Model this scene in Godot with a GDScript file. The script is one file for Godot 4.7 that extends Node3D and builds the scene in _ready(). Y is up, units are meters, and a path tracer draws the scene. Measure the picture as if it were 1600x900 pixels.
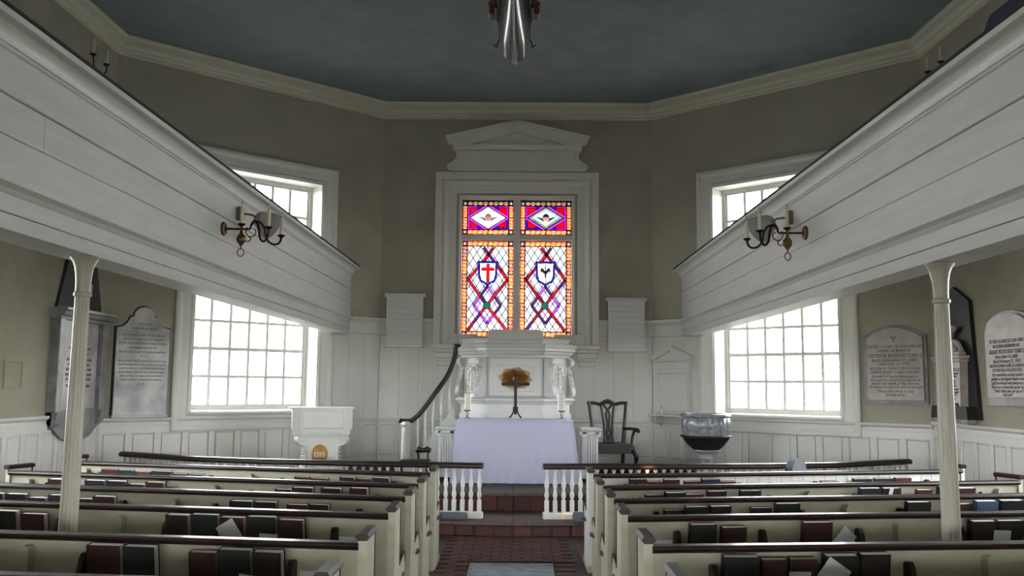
extends Node3D
# A small galleried church with an octagonal altar end, seen from the centre aisle. x right, y up, -z towards the altar.

const W := 5.42      # half the width between the side walls
const BW := 2.23     # half the width of the altar wall
const D := 14.5      # the altar wall stands at z = -D
const ZC := 11.62    # the side walls end at z = -ZC
const HC := 6.36     # ceiling height
const REAR := 2.6    # the rear wall
const PLAT := 0.39   # height of the altar platform
const STEP := 0.17   # height of the communion step

var M := {}
var rng := RandomNumberGenerator.new()
var SG := 10
var TA := Vector3.ZERO
var tune_sky := 1.0

# ---------------------------------------------------------------- shape helpers
func mb() -> SurfaceTool:
	var s := SurfaceTool.new()
	s.begin(Mesh.PRIMITIVE_TRIANGLES)
	s.set_smooth_group(-1)
	return s

func numbered(parent: Node, called: String) -> String:
	if not parent.has_node(NodePath(called)):
		return called
	var k := 1
	while parent.has_node(NodePath("%s_%03d" % [called, k])):
		k += 1
	return "%s_%03d" % [called, k]

var counts := {}
func name_for(parent: Node, called: String) -> String:
	var key := str(parent.get_instance_id()) + called
	var k: int = counts.get(key, 0)
	counts[key] = k + 1
	return called if k == 0 else "%s_%03d" % [called, k]

func inst(called: String, mesh: Mesh, mat: Material, parent: Node = null, at := Transform3D.IDENTITY) -> MeshInstance3D:
	if parent == null:
		parent = self
	var o := MeshInstance3D.new()
	o.mesh = mesh
	o.material_override = mat
	o.name = name_for(parent, called)
	o.transform = at
	parent.add_child(o, true)
	return o

func obj(called: String, st: SurfaceTool, mat: Material, parent: Node = null, at := Transform3D.IDENTITY) -> MeshInstance3D:
	st.generate_normals()
	return inst(called, st.commit(), mat, parent, at)

func tag(o: Node, label: String, category: String, group := "", kind := "") -> Node:
	if label: o.set_meta("label", label)
	if category: o.set_meta("category", category)
	if group: o.set_meta("group", group)
	if kind: o.set_meta("kind", kind)
	return o

func thing(called: String, label: String, category: String, at := Vector3.ZERO, turn := 0.0, group := "", kind := "") -> Node3D:
	var o := Node3D.new()
	o.name = name_for(self, called)
	add_child(o, true)
	o.position = at
	o.rotation.y = turn
	tag(o, label, category, group, kind)
	return o

func V(st: SurfaceTool, p: Vector3, uv := Vector2.ZERO) -> void:
	st.set_uv(uv)
	st.add_vertex(p)

func tri(st: SurfaceTool, a: Vector3, b: Vector3, c: Vector3, t := Transform3D.IDENTITY) -> void:
	if (b - a).cross(c - a).length_squared() < 1e-16:
		return
	V(st, t * a)
	if t.basis.determinant() < 0.0:
		V(st, t * b); V(st, t * c)
	else:
		V(st, t * c); V(st, t * b)

func quad(st: SurfaceTool, a: Vector3, b: Vector3, c: Vector3, d: Vector3, t := Transform3D.IDENTITY) -> void:
	tri(st, a, b, c, t)
	tri(st, a, c, d, t)

func ctri(st: SurfaceTool, a: Vector3, b: Vector3, c: Vector3, o: Vector3, t: Transform3D) -> void:
	if (b - a).cross(c - a).dot((a + b + c) / 3.0 - o) < 0.0:
		tri(st, a, c, b, t)
	else:
		tri(st, a, b, c, t)

# a box from corner lo to corner hi, its edges cut by ch
func box(st: SurfaceTool, lo: Vector3, hi: Vector3, ch := 0.0, t := Transform3D.IDENTITY) -> void:
	var c := (lo + hi) * 0.5
	var h := (hi - lo) * 0.5
	if ch <= 0.0:
		var p := []
		for i in 8:
			p.append(c + Vector3(h.x * (1 if i & 1 else -1), h.y * (1 if i & 2 else -1), h.z * (1 if i & 4 else -1)))
		for f in [[0, 1, 3, 2], [4, 6, 7, 5], [0, 4, 5, 1], [2, 3, 7, 6], [0, 2, 6, 4], [1, 5, 7, 3]]:
			ctri(st, p[f[0]], p[f[1]], p[f[2]], c, t)
			ctri(st, p[f[0]], p[f[2]], p[f[3]], c, t)
		return
	ch = minf(ch, minf(h.x, minf(h.y, h.z)) * 0.95)
	var q := []
	for i in 8:
		var s := Vector3(1 if i & 1 else -1, 1 if i & 2 else -1, 1 if i & 4 else -1)
		var r := []
		for k in 3:
			var e := h - Vector3(ch, ch, ch)
			e[k] = h[k]
			r.append(c + s * e)
		q.append(r)
	var faces := [[0, 2, 6, 4], [0, 1, 5, 4], [0, 1, 3, 2]]
	for k in 3:
		for side in 2:
			var f: Array = faces[k]
			var off: int = side << k
			ctri(st, q[f[0] + off][k], q[f[1] + off][k], q[f[2] + off][k], c, t)
			ctri(st, q[f[0] + off][k], q[f[2] + off][k], q[f[3] + off][k], c, t)
	for k in 3:
		var i1 := (k + 1) % 3
		var i2 := (k + 2) % 3
		for s in 4:
			var base: int = ((s & 1) << i1) | ((s >> 1) << i2)
			var other: int = base | (1 << k)
			ctri(st, q[base][i1], q[other][i1], q[other][i2], c, t)
			ctri(st, q[base][i1], q[other][i2], q[base][i2], c, t)
	for i in 8:
		ctri(st, q[i][0], q[i][1], q[i][2], c, t)

# a profile of (radius, height) turned about y
func lathe(st: SurfaceTool, prof: Array, n := 20, t := Transform3D.IDENTITY, sz := 1.0) -> void:
	SG += 1
	for j in prof.size() - 1:
		if j > 0:
			var e0: Vector2 = prof[j] - prof[j - 1]
			var e1: Vector2 = prof[j + 1] - prof[j]
			if absf(e0.angle_to(e1)) > 0.65:
				SG += 1
		st.set_smooth_group(SG)
		for i in n:
			var a := TAU * i / n
			var b := TAU * (i + 1) / n
			var p: Vector2 = prof[j]
			var q: Vector2 = prof[j + 1]
			quad(st, Vector3(p.x * cos(b), p.y, p.x * sin(b) * sz), Vector3(p.x * cos(a), p.y, p.x * sin(a) * sz), Vector3(q.x * cos(a), q.y, q.x * sin(a) * sz), Vector3(q.x * cos(b), q.y, q.x * sin(b) * sz), t)
	st.set_smooth_group(-1)

func area(poly: PackedVector2Array) -> float:
	var s := 0.0
	for i in poly.size():
		s += poly[i].cross(poly[(i + 1) % poly.size()])
	return s * 0.5

# an outline in x, y drawn out from z0 to z1; uv runs over the outline's own box
func prism(st: SurfaceTool, outline: PackedVector2Array, z0: float, z1: float, t := Transform3D.IDENTITY, smooth := false) -> void:
	var poly := outline.duplicate()
	if area(poly) < 0.0:
		poly.reverse()
	var lo := poly[0]
	var hi := poly[0]
	for p in poly:
		lo = lo.min(p)
		hi = hi.max(p)
	var idx := Geometry2D.triangulate_polygon(poly)
	for k in range(0, idx.size(), 3):
		var a := poly[idx[k]]
		var b := poly[idx[k + 1]]
		var c := poly[idx[k + 2]]
		if (b - a).cross(c - a) < 0.0:
			var x := b
			b = c
			c = x
		for side in 2:
			var z := z1 if side == 0 else z0
			var f := t.basis.determinant() < 0.0
			if side == 1:
				f = not f
			var order := [a, b, c] if f else [a, c, b]
			for p in order:
				V(st, t * Vector3(p.x, p.y, z), Vector2((p.x - lo.x) / maxf(hi.x - lo.x, 1e-6), (hi.y - p.y) / maxf(hi.y - lo.y, 1e-6)))
	if smooth:
		SG += 1
		st.set_smooth_group(SG)
	for i in poly.size():
		var p := poly[i]
		var q := poly[(i + 1) % poly.size()]
		quad(st, Vector3(p.x, p.y, z0), Vector3(q.x, q.y, z0), Vector3(q.x, q.y, z1), Vector3(p.x, p.y, z1), t)
	st.set_smooth_group(-1)

# a closed profile (d to the left of the path, h along z) led along a path in x, y with mitred corners
func mould(st: SurfaceTool, profile: Array, path: Array, closed := false, t := Transform3D.IDENTITY) -> void:
	var prof := PackedVector2Array(profile)
	if area(prof) < 0.0:
		prof.reverse()
	var n := path.size()
	var offs := []
	for i in n:
		var d0 := Vector2.ZERO
		var d1 := Vector2.ZERO
		if i > 0 or closed:
			d0 = (path[i] - path[(i + n - 1) % n]).normalized()
		if i < n - 1 or closed:
			d1 = (path[(i + 1) % n] - path[i]).normalized()
		if d0 == Vector2.ZERO: d0 = d1
		if d1 == Vector2.ZERO: d1 = d0
		var n0 := Vector2(-d0.y, d0.x)
		var n1 := Vector2(-d1.y, d1.x)
		var m := (n0 + n1).normalized()
		offs.append(m / maxf(m.dot(n0), 0.3))
	for i in (n if closed else n - 1):
		var j := (i + 1) % n
		for k in prof.size():
			var a := prof[k]
			var b := prof[(k + 1) % prof.size()]
			var pa: Vector2 = path[i] + offs[i] * a.x
			var pb: Vector2 = path[i] + offs[i] * b.x
			var qa: Vector2 = path[j] + offs[j] * a.x
			var qb: Vector2 = path[j] + offs[j] * b.x
			quad(st, Vector3(pa.x, pa.y, a.y), Vector3(pb.x, pb.y, b.y), Vector3(qb.x, qb.y, b.y), Vector3(qa.x, qa.y, a.y), t)
	if not closed:
		var idx := Geometry2D.triangulate_polygon(prof)
		for e in 2:
			var i := 0 if e == 0 else n - 1
			var nb: Vector2 = path[1] if e == 0 else path[n - 2]
			var mid := Vector3(nb.x, nb.y, prof[0].y)
			for k in range(0, idx.size(), 3):
				var v := []
				for w in 3:
					var p := prof[idx[k + w]]
					var g: Vector2 = path[i] + offs[i] * p.x
					v.append(Vector3(g.x, g.y, p.y))
				ctri(st, v[0], v[1], v[2], mid, t)

# a round bar through points; r is one radius or one for each point
func tube(st: SurfaceTool, pts: Array, r, n := 8, t := Transform3D.IDENTITY, closed := false, flat := 1.0) -> void:
	SG += 1
	st.set_smooth_group(SG)
	var m := pts.size()
	var rings := []
	var up := Vector3.ZERO
	for i in m:
		var d: Vector3 = (pts[(i + 1) % m] - pts[(i + m - 1) % m]) if closed else (pts[mini(i + 1, m - 1)] - pts[maxi(i - 1, 0)])
		d = d.normalized()
		if up == Vector3.ZERO:
			up = Vector3.UP if absf(d.y) < 0.9 else Vector3.RIGHT
		var sx := d.cross(up).normalized()
		up = sx.cross(d).normalized()
		var rad: float = r[i] if r is Array else r
		var ring := []
		for k in n:
			var a := TAU * k / n
			ring.append(pts[i] + sx * cos(a) * rad + up * sin(a) * rad * flat)
		rings.append(ring)
	for i in (m if closed else m - 1):
		var j := (i + 1) % m
		for k in n:
			var l := (k + 1) % n
			quad(st, rings[i][l], rings[i][k], rings[j][k], rings[j][l], t)
	st.set_smooth_group(-1)
	if not closed:
		for k in range(1, n - 1):
			tri(st, rings[0][0], rings[0][k], rings[0][k + 1], t)
			tri(st, rings[m - 1][0], rings[m - 1][k + 1], rings[m - 1][k], t)

func bez(a: Vector3, b: Vector3, c: Vector3, d: Vector3, n := 10) -> Array:
	var out := []
	for i in n + 1:
		out.append(a.bezier_interpolate(b, c, d, float(i) / n))
	return out

func at(p: Vector3, turn := 0.0) -> Transform3D:
	return Transform3D(Basis(Vector3.UP, turn), p)

func arc(c: Vector2, r: float, a0: float, a1: float, n := 10) -> Array:
	var out := []
	for i in n + 1:
		var a := deg_to_rad(lerpf(a0, a1, float(i) / n))
		out.append(c + Vector2(cos(a), sin(a)) * r)
	return out

# ---------------------------------------------------------------- materials
func noise(freq: float, a: Color, b: Color, sd := 1, octaves := 4, size := 512, kind := FastNoiseLite.TYPE_SIMPLEX_SMOOTH) -> NoiseTexture2D:
	var n := FastNoiseLite.new()
	n.seed = sd
	n.noise_type = kind
	n.frequency = freq
	n.fractal_octaves = octaves
	var t := NoiseTexture2D.new()
	t.width = size
	t.height = size
	t.seamless = true
	t.noise = n
	var g := Gradient.new()
	g.set_color(0, a)
	g.set_color(1, b)
	t.color_ramp = g
	return t

func mat(called: String, c: Color, rough := 0.6, tex: Texture2D = null, scale := Vector3.ONE, metal := 0.0) -> StandardMaterial3D:
	var m := StandardMaterial3D.new()
	m.resource_name = called
	m.albedo_color = c
	m.roughness = rough
	m.metallic = metal
	if tex:
		m.albedo_texture = tex
		m.uv1_triplanar = true
		m.uv1_scale = scale
	M[called] = m
	return m

func bump(m: StandardMaterial3D, tex: Texture2D, depth: float) -> void:
	m.heightmap_enabled = true
	m.heightmap_texture = tex
	m.heightmap_scale = depth

func glass_piece(called: String, c: Color, through := 1.0) -> void:
	var m := mat(called, c, 0.3)
	m.backlight_enabled = true
	var l := c.srgb_to_linear()
	var k := through / maxf(l.r, maxf(l.g, l.b))
	m.backlight = Color(minf(l.r * k, 1.0), minf(l.g * k, 1.0), minf(l.b * k, 1.0)).linear_to_srgb()

func make_materials() -> void:
	var soft := noise(0.006, Color(0.965, 0.965, 0.96), Color(1, 1, 1), 3, 3)
	var fine := noise(0.05, Color(0.35, 0.35, 0.35), Color(0.65, 0.65, 0.65), 5, 5)
	var m := mat("white", Color(0.86, 0.86, 0.835), 0.45, soft, Vector3(0.4, 0.4, 0.4))
	m = mat("white_fresh", Color(0.90, 0.905, 0.895), 0.4, soft, Vector3(0.4, 0.4, 0.4))
	mat("post", Color(0.66, 0.645, 0.59), 0.4, soft, Vector3(0.5, 0.5, 0.5))
	m = mat("fascia", Color(0.85, 0.85, 0.835), 0.42, noise(0.008, Color(0.93, 0.94, 0.93), Color(1, 1, 1), 8, 5), Vector3(0.25, 2.0, 0.25))
	m = mat("cream", Color(0.73, 0.72, 0.64), 0.42, noise(0.01, Color(0.90, 0.90, 0.88), Color(1, 1, 1), 12, 4), Vector3(0.8, 1.6, 0.8))
	m = mat("wall", Color(0.655, 0.635, 0.57), 0.85, noise(0.006, Color(0.90, 0.91, 0.90), Color(1, 1, 1), 21, 5), Vector3(0.35, 0.35, 0.35))
	bump(m, fine, 0.15)
	m = mat("cornice", Color(0.80, 0.79, 0.72), 0.5, soft)
	m = mat("ceiling", Color(0.47, 0.505, 0.51), 0.9, noise(0.01, Color(0.90, 0.92, 0.92), Color(1, 1, 1), 31, 4), Vector3(0.3, 0.3, 0.3))
	var grain := noise(0.02, Color(0.55, 0.5, 0.5), Color(1, 1, 1), 41, 5)
	m = mat("mahogany", Color(0.20, 0.115, 0.105), 0.46, grain, Vector3(0.6, 9, 9))
	m.clearcoat_enabled = true
	m.clearcoat = 0.10
	m.clearcoat_roughness = 0.14
	m.metallic_specular = 0.4
	m = mat("dark_wood", Color(0.085, 0.065, 0.06), 0.42, grain, Vector3(4, 4, 4))
	m.clearcoat_enabled = true
	m.clearcoat = 0.15
	m.clearcoat_roughness = 0.3
	m = mat("floor_wood", Color(0.30, 0.22, 0.17), 0.5, grain, Vector3(3, 3, 0.5))
	for k in 4:
		m = mat("brick_%d" % k, [Color(0.37, 0.20, 0.17), Color(0.33, 0.19, 0.165), Color(0.40, 0.225, 0.185), Color(0.31, 0.19, 0.17)][k], 0.7, noise(0.04, Color(0.72, 0.7, 0.7), Color(1, 1, 1), 50 + k, 4, 256), Vector3(3, 3, 3))
		bump(m, fine, 0.25)
	m = mat("mortar", Color(0.27, 0.22, 0.205), 0.9)
	m = mat("stone", Color(0.40, 0.36, 0.33), 0.6, noise(0.02, Color(0.75, 0.74, 0.72), Color(1, 1, 1), 61, 5), Vector3(1.2, 1.2, 1.2))
	m = mat("slab", Color(0.60, 0.64, 0.65), 0.4, noise(0.012, Color(0.62, 0.66, 0.68), Color(1, 1, 1), 62, 5), Vector3(0.8, 0.8, 0.8))
	m = mat("marble", Color(0.80, 0.79, 0.785), 0.3, noise(0.006, Color(0.68, 0.68, 0.69), Color(1, 1, 1), 71, 6), Vector3(0.7, 0.7, 0.7))
	m = mat("marble_grey", Color(0.58, 0.57, 0.575), 0.35, noise(0.006, Color(0.7, 0.7, 0.7), Color(1, 1, 1), 72, 6), Vector3(0.9, 0.9, 0.9))
	m = mat("marble_warm", Color(0.72, 0.685, 0.66), 0.4, noise(0.01, Color(0.86, 0.85, 0.84), Color(1, 1, 1), 75, 5), Vector3(0.9, 0.9, 0.9))
	m = mat("marble_black", Color(0.075, 0.075, 0.08), 0.6, noise(0.012, Color(0.7, 0.7, 0.7), Color(1, 1, 1), 73, 5), Vector3(0.8, 0.8, 0.8))
	m = mat("font_stone", Color(0.62, 0.63, 0.64), 0.22, noise(0.014, Color(0.58, 0.59, 0.60), Color(1, 1, 1), 74, 6), Vector3(1.6, 1.6, 1.6))
	mat("letters", Color(0.27, 0.25, 0.24), 0.7)
	mat("black_paint", Color(0.085, 0.08, 0.08), 0.75)
	mat("letters_faint", Color(0.44, 0.43, 0.43), 0.7)
	m = mat("brass", Color(0.42, 0.34, 0.20), 0.38, null, Vector3.ONE, 0.9)
	m = mat("bronze", Color(0.17, 0.13, 0.115), 0.42, null, Vector3.ONE, 0.75)
	m = mat("gold", Color(0.76, 0.60, 0.32), 0.45, noise(0.03, Color(0.78, 0.7, 0.6), Color(1, 1, 1), 81, 3, 256), Vector3(4, 4, 4), 0.5)
	mat("iron", Color(0.10, 0.085, 0.085), 0.5, null, Vector3.ONE, 0.2)
	mat("silver", Color(0.75, 0.76, 0.78), 0.2, null, Vector3.ONE, 1.0)
	m = mat("candle", Color(0.87, 0.85, 0.76), 0.5)
	m.subsurf_scatter_enabled = true
	m.subsurf_scatter_strength = 0.2
	mat("lamp_grey", Color(0.62, 0.62, 0.60), 0.45, null, Vector3.ONE, 0.0)
	mat("box_grey", Color(0.36, 0.35, 0.33), 0.5)
	m = mat("pane", Color(0.96, 0.98, 1.0, 0.06), 0.03)
	m.transparency = BaseMaterial3D.TRANSPARENCY_ALPHA
	m = mat("clear_glass", Color(1, 1, 1, 0.05), 0.02)
	m.refraction_enabled = true
	m.refraction_scale = 0.05
	m = mat("jar_glass", Color(0.95, 0.97, 1.0, 0.10), 0.03)
	m.transparency = BaseMaterial3D.TRANSPARENCY_ALPHA
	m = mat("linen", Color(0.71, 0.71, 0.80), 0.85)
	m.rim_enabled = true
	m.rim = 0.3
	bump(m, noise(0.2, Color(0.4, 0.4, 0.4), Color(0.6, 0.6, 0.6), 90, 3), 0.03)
	m = mat("cushion", Color(0.40, 0.42, 0.45), 0.9, noise(0.05, Color(0.8, 0.8, 0.8), Color(1, 1, 1), 91, 3, 256), Vector3(3, 3, 3))
	m = mat("chair_cloth", Color(0.42, 0.44, 0.47), 0.9)
	m.rim_enabled = true
	m.rim = 0.5
	m = mat("navy_cloth", Color(0.13, 0.12, 0.22), 0.8)
	var cloth := noise(0.08, Color(0.75, 0.75, 0.75), Color(1, 1, 1), 95, 3, 256)
	for c in [["m", Color(0.235, 0.105, 0.105)], ["g", Color(0.115, 0.145, 0.145)], ["b", Color(0.235, 0.13, 0.105)], ["d", Color(0.165, 0.09, 0.09)], ["k", Color(0.105, 0.11, 0.115)], ["r", Color(0.36, 0.13, 0.13)], ["n", Color(0.13, 0.155, 0.23)], ["l", Color(0.36, 0.44, 0.58)]]:
		m = mat("book_" + c[0], c[1], 0.5, cloth, Vector3(5, 5, 5))
	mat("pages", Color(0.92, 0.91, 0.87), 0.8, noise(0.02, Color(0.85, 0.85, 0.83), Color(1, 1, 1), 96, 2, 256), Vector3(1, 60, 1))
	mat("paper", Color(0.90, 0.91, 0.93), 0.8)
	mat("gilt", Color(0.62, 0.52, 0.30), 0.5, null, Vector3.ONE, 0.3)
	m = mat("hull", Color(0.085, 0.08, 0.085), 0.3, noise(0.02, Color(0.8, 0.8, 0.8), Color(1, 1, 1), 97, 3, 256), Vector3(0.5, 6, 6))
	m.clearcoat_enabled = true
	m.clearcoat = 0.35
	m.clearcoat_roughness = 0.18
	mat("ship_red", Color(0.36, 0.15, 0.125), 0.5)
	mat("ship_brown", Color(0.36, 0.22, 0.13), 0.5)
	mat("ground", Color(0.62, 0.62, 0.58), 0.9, noise(0.02, Color(0.7, 0.7, 0.7), Color(1, 1, 1), 98, 4), Vector3(0.2, 0.2, 0.2))
	mat("bark", Color(0.32, 0.33, 0.36), 0.9)
	mat("leaf", Color(0.30, 0.33, 0.36), 0.8)
	mat("lead", Color(0.05, 0.05, 0.06), 0.6)
	glass_piece("glass_white", Color(0.93, 0.93, 0.95))
	glass_piece("glass_frost", Color(0.86, 0.87, 0.92))
	glass_piece("glass_red", Color(0.58, 0.09, 0.24), 0.35)
	glass_piece("glass_crimson", Color(0.70, 0.18, 0.33), 0.45)
	glass_piece("glass_cross", Color(0.78, 0.10, 0.12), 0.5)
	glass_piece("glass_purple", Color(0.36, 0.20, 0.42), 0.22)
	glass_piece("glass_lilac", Color(0.66, 0.42, 0.74), 0.6)
	glass_piece("glass_magenta", Color(0.70, 0.14, 0.66), 0.6)
	glass_piece("glass_pink", Color(0.86, 0.45, 0.90), 0.9)
	glass_piece("glass_blue", Color(0.24, 0.17, 0.60), 0.5)
	glass_piece("glass_green", Color(0.10, 0.36, 0.33), 0.2)
	glass_piece("glass_dark", Color(0.16, 0.03, 0.05), 0.5)
	glass_piece("glass_grey", Color(0.42, 0.42, 0.45), 0.5)
# ---------------------------------------------------------------- the setting
func wall_frame(which: String) -> Transform3D:      # local x along the wall, y up, z into the room
	var c := Vector2(W - BW, D - ZC).normalized()
	match which:
		"altar": return Transform3D(Basis.IDENTITY, Vector3(0, 0, -D))
		"angle_left": return Transform3D(Basis(Vector3(-c.x, 0, c.y), Vector3.UP, Vector3(c.y, 0, c.x)), Vector3(-BW, 0, -D))
		"angle_right": return Transform3D(Basis(Vector3(c.x, 0, c.y), Vector3.UP, Vector3(-c.y, 0, c.x)), Vector3(BW, 0, -D))
		"left": return Transform3D(Basis(Vector3(0, 0, 1), Vector3.UP, Vector3(1, 0, 0)), Vector3(-W, 0, -ZC))
		"right": return Transform3D(Basis(Vector3(0, 0, 1), Vector3.UP, Vector3(-1, 0, 0)), Vector3(W, 0, -ZC))
	return Transform3D(Basis(Vector3(1, 0, 0), Vector3.UP, Vector3(0, 0, -1)), Vector3(0, 0, REAR))

# where something hangs on a wall: its place and the turn that makes it face the room
func hang(which: String, x: float, y: float, off := 0.0) -> Transform3D:
	var f := wall_frame(which)
	var n := f.basis.z
	return Transform3D(Basis(Vector3.UP, atan2(n.x, n.z)), f * Vector3(x, y, off))

func wall(called: String, label: String, which: String, x0: float, x1: float, holes: Array) -> void:
	var t := wall_frame(which)
	var o := t.origin
	var lt := Transform3D(t.basis, Vector3.ZERO)
	var xs := [x0, x1]
	var ys := [-0.3, HC + 0.1]
	for h: Rect2 in holes:
		xs.append_array([h.position.x, h.end.x])
		ys.append_array([h.position.y, h.end.y])
	xs.sort()
	ys.sort()
	var st := mb()
	for i in xs.size() - 1:
		var y_from: float = ys[0]
		for j in ys.size() - 1:
			var mid := Vector2((xs[i] + xs[i + 1]) / 2, (ys[j] + ys[j + 1]) / 2)
			var open := false
			for h: Rect2 in holes:
				open = open or h.has_point(mid)
			if open:
				if ys[j] > y_from:
					box(st, Vector3(xs[i], y_from, -0.45), Vector3(xs[i + 1], ys[j], 0), 0, lt)
				y_from = ys[j + 1]
		if ys[-1] > y_from:
			box(st, Vector3(xs[i], y_from, -0.45), Vector3(xs[i + 1], ys[-1], 0), 0, lt)
	tag(obj(called, st, M.wall, null, Transform3D(Basis.IDENTITY, o)), label, "wall", "", "structure")

func rect_path(x0: float, y0: float, x1: float, y1: float) -> Array:   # clockwise, so that the left of the path is outside
	return [Vector2(x0, y0), Vector2(x0, y1), Vector2(x1, y1), Vector2(x1, y0)]

const CASING := [Vector2(0, 0), Vector2(0.26, 0), Vector2(0.26, 0.045), Vector2(0.235, 0.06), Vector2(0.20, 0.06), Vector2(0.175, 0.042), Vector2(0.15, 0.034), Vector2(0.05, 0.03), Vector2(0.03, 0.045), Vector2(0, 0.045)]

func sash_window(called: String, label: String, which: String, r: Rect2, cols: int, rows: int) -> void:
	var t := wall_frame(which)
	var c := r.get_center().x
	var base := t * Vector3(c, r.position.y, 0)
	var root := thing(called, label, "window", base, 0, "", "structure")
	var lt := Transform3D(t.basis, t.basis * Vector3(-c, -r.position.y, 0))
	var x0 := r.position.x
	var x1 := r.end.x
	var y0 := r.position.y
	var y1 := r.end.y
	var st := mb()
	mould(st, CASING, rect_path(x0, y0, x1, y1), true, lt)
	obj("casing", st, M.white, root)
	st = mb()
	mould(st, [Vector2(-0.02, -0.43), Vector2(0, -0.43), Vector2(0, 0.03), Vector2(-0.02, 0.03)], rect_path(x0, y0, x1, y1), true, lt)
	obj("jamb", st, M.white, root)
	st = mb()
	mould(st, [Vector2(-0.065, -0.34), Vector2(-0.02, -0.34), Vector2(-0.02, -0.28), Vector2(-0.065, -0.28)], rect_path(x0, y0, x1, y1), true, lt)
	mould(st, [Vector2(-0.10, -0.33), Vector2(-0.065, -0.33), Vector2(-0.065, -0.30), Vector2(-0.10, -0.30)], rect_path(x0, y0, x1, y1), true, lt)
	obj("sash", st, M.white, root)
	st = mb()
	box(st, Vector3(x0 - 0.02, y0 - 0.035, -0.1), Vector3(x1 + 0.02, y0 + 0.012, 0.075), 0.012, lt)
	obj("sill", st, M.white, root)
	var gx0 := x0 + 0.1
	var gy0 := y0 + 0.1
	var pw := (x1 - x0 - 0.2) / cols
	var ph := (y1 - y0 - 0.2) / rows
	for i in range(1, cols):
		st = mb()
		box(st, Vector3(gx0 + pw * i - 0.024, gy0 - 0.005, -0.331), Vector3(gx0 + pw * i + 0.024, y1 - 0.095, -0.299), 0.007, lt)
		obj("muntin", st, M.white, root)
	for j in range(1, rows):
		var hw := 0.023 if j != rows / 2 else 0.028
		st = mb()
		box(st, Vector3(gx0 - 0.005, gy0 + ph * j - hw, -0.329), Vector3(x1 - 0.095, gy0 + ph * j + hw, -0.301), 0.007, lt)
		obj("muntin", st, M.white, root)
	st = mb()
	box(st, Vector3(-pw / 2, -ph / 2, -0.002), Vector3(pw / 2, ph / 2, 0.002), 0, Transform3D(t.basis, Vector3.ZERO))
	st.generate_normals()
	var pane := st.commit()
	for i in cols:
		for j in rows:
			inst("pane", pane, M.pane, root, Transform3D(Basis.IDENTITY, lt * Vector3(gx0 + pw * (i + 0.5), gy0 + ph * (j + 0.5), -0.316)))

func horizontal(y := 0.0) -> Transform3D:     # path x, y -> world x, z; profile h -> up
	return Transform3D(Basis(Vector3(1, 0, 0), Vector3(0, 0, 1), Vector3(0, 1, 0)), Vector3(0, y, 0))

func fascia_end(x: float) -> float:           # z at which something at x meets the angled wall
	return -(D - (x - BW) * (D - ZC) / (W - BW))

# wainscot with raised panels along a stretch of wall; returns the root
func wainscot(label: String, which: String, x0: float, x1: float, top: float, module: float, cap_low := 0.0) -> void:
	var t := wall_frame(which)
	var base := t * Vector3((x0 + x1) / 2, 0, 0)
	var root := thing("wainscot", label, "wainscot", base, 0, "", "structure")
	var lt := Transform3D(t.basis, t.origin - base)
	var st := mb()
	box(st, Vector3(x0, 0, 0), Vector3(x1, top - 0.02, 0.014), 0, lt)
	obj("backing", st, M.white, root)
	st = mb()
	mould(st, [Vector2(0, 0), Vector2(0.02, 0), Vector2(0.02, 0.05), Vector2(0.05, 0.075), Vector2(0.055, 0.105), Vector2(0, 0.105)], [Vector2(x1, 0), Vector2(x0, 0)], false, lt * Transform3D(Basis(Vector3(1, 0, 0), Vector3(0, 0, -1), Vector3(0, 1, 0)), Vector3(0, top - 0.105, 0.0)))
	obj("dado_rail", st, M.white, root)
	st = mb()
	box(st, Vector3(x0, 0, 0.0), Vector3(x1, 0.16, 0.035), 0.01, lt)
	obj("skirting", st, M.white, root)
	var n := maxi(1, int(round((x1 - x0) / module)))
	var w := (x1 - x0) / n
	st = mb()
	box(st, Vector3(x0, top - 0.20, 0), Vector3(x1, top - 0.10, 0.034), 0.004, lt)
	for i in n + 1:
		var c := x0 + w * i
		box(st, Vector3(maxf(x0, c - 0.045), 0.1, 0), Vector3(minf(x1, c + 0.045), top - 0.195, 0.034), 0.004, lt)
	obj("stile_frame", st, M.white, root)
	for i in n:
		st = mb()
		box(st, Vector3(x0 + w * i + 0.055, 0.17, 0.004), Vector3(x0 + w * (i + 1) - 0.055, top - 0.21, 0.03), 0.016, lt)
		obj("panel", st, M.white, root)

# tall boards with a low dado between the floor and the band round the altar end
func board_panelling(label: String, which: String, x0: float, x1: float, width: float) -> void:
	var t := wall_frame(which)
	var base := t * Vector3((x0 + x1) / 2, 0, 0)
	var root := thing("panelling", label, "panelling", base, 0, "", "structure")
	var lt := Transform3D(t.basis, t.origin - base)
	var n := maxi(1, int(round((x1 - x0) / width)))
	var w := (x1 - x0) / n
	for i in n:
		var st := mb()
		box(st, Vector3(x0 + w * i, PLAT, 0.0), Vector3(x0 + w * (i + 1), 2.50, 0.024), 0.005, lt)
		obj("plank", st, M.white, root)
	var st2 := mb()
	box(st2, Vector3(x0, 1.085, 0.01), Vector3(x1, 1.125, 0.042), 0.01, lt)
	obj("dado_rail", st2, M.white, root)
	for i in n:
		st2 = mb()
		box(st2, Vector3(x0 + w * i + 0.045, PLAT + 0.16, 0.0), Vector3(x0 + w * (i + 1) - 0.045, 1.03, 0.036), 0.012, lt)
		obj("panel", st2, M.white, root)

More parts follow.
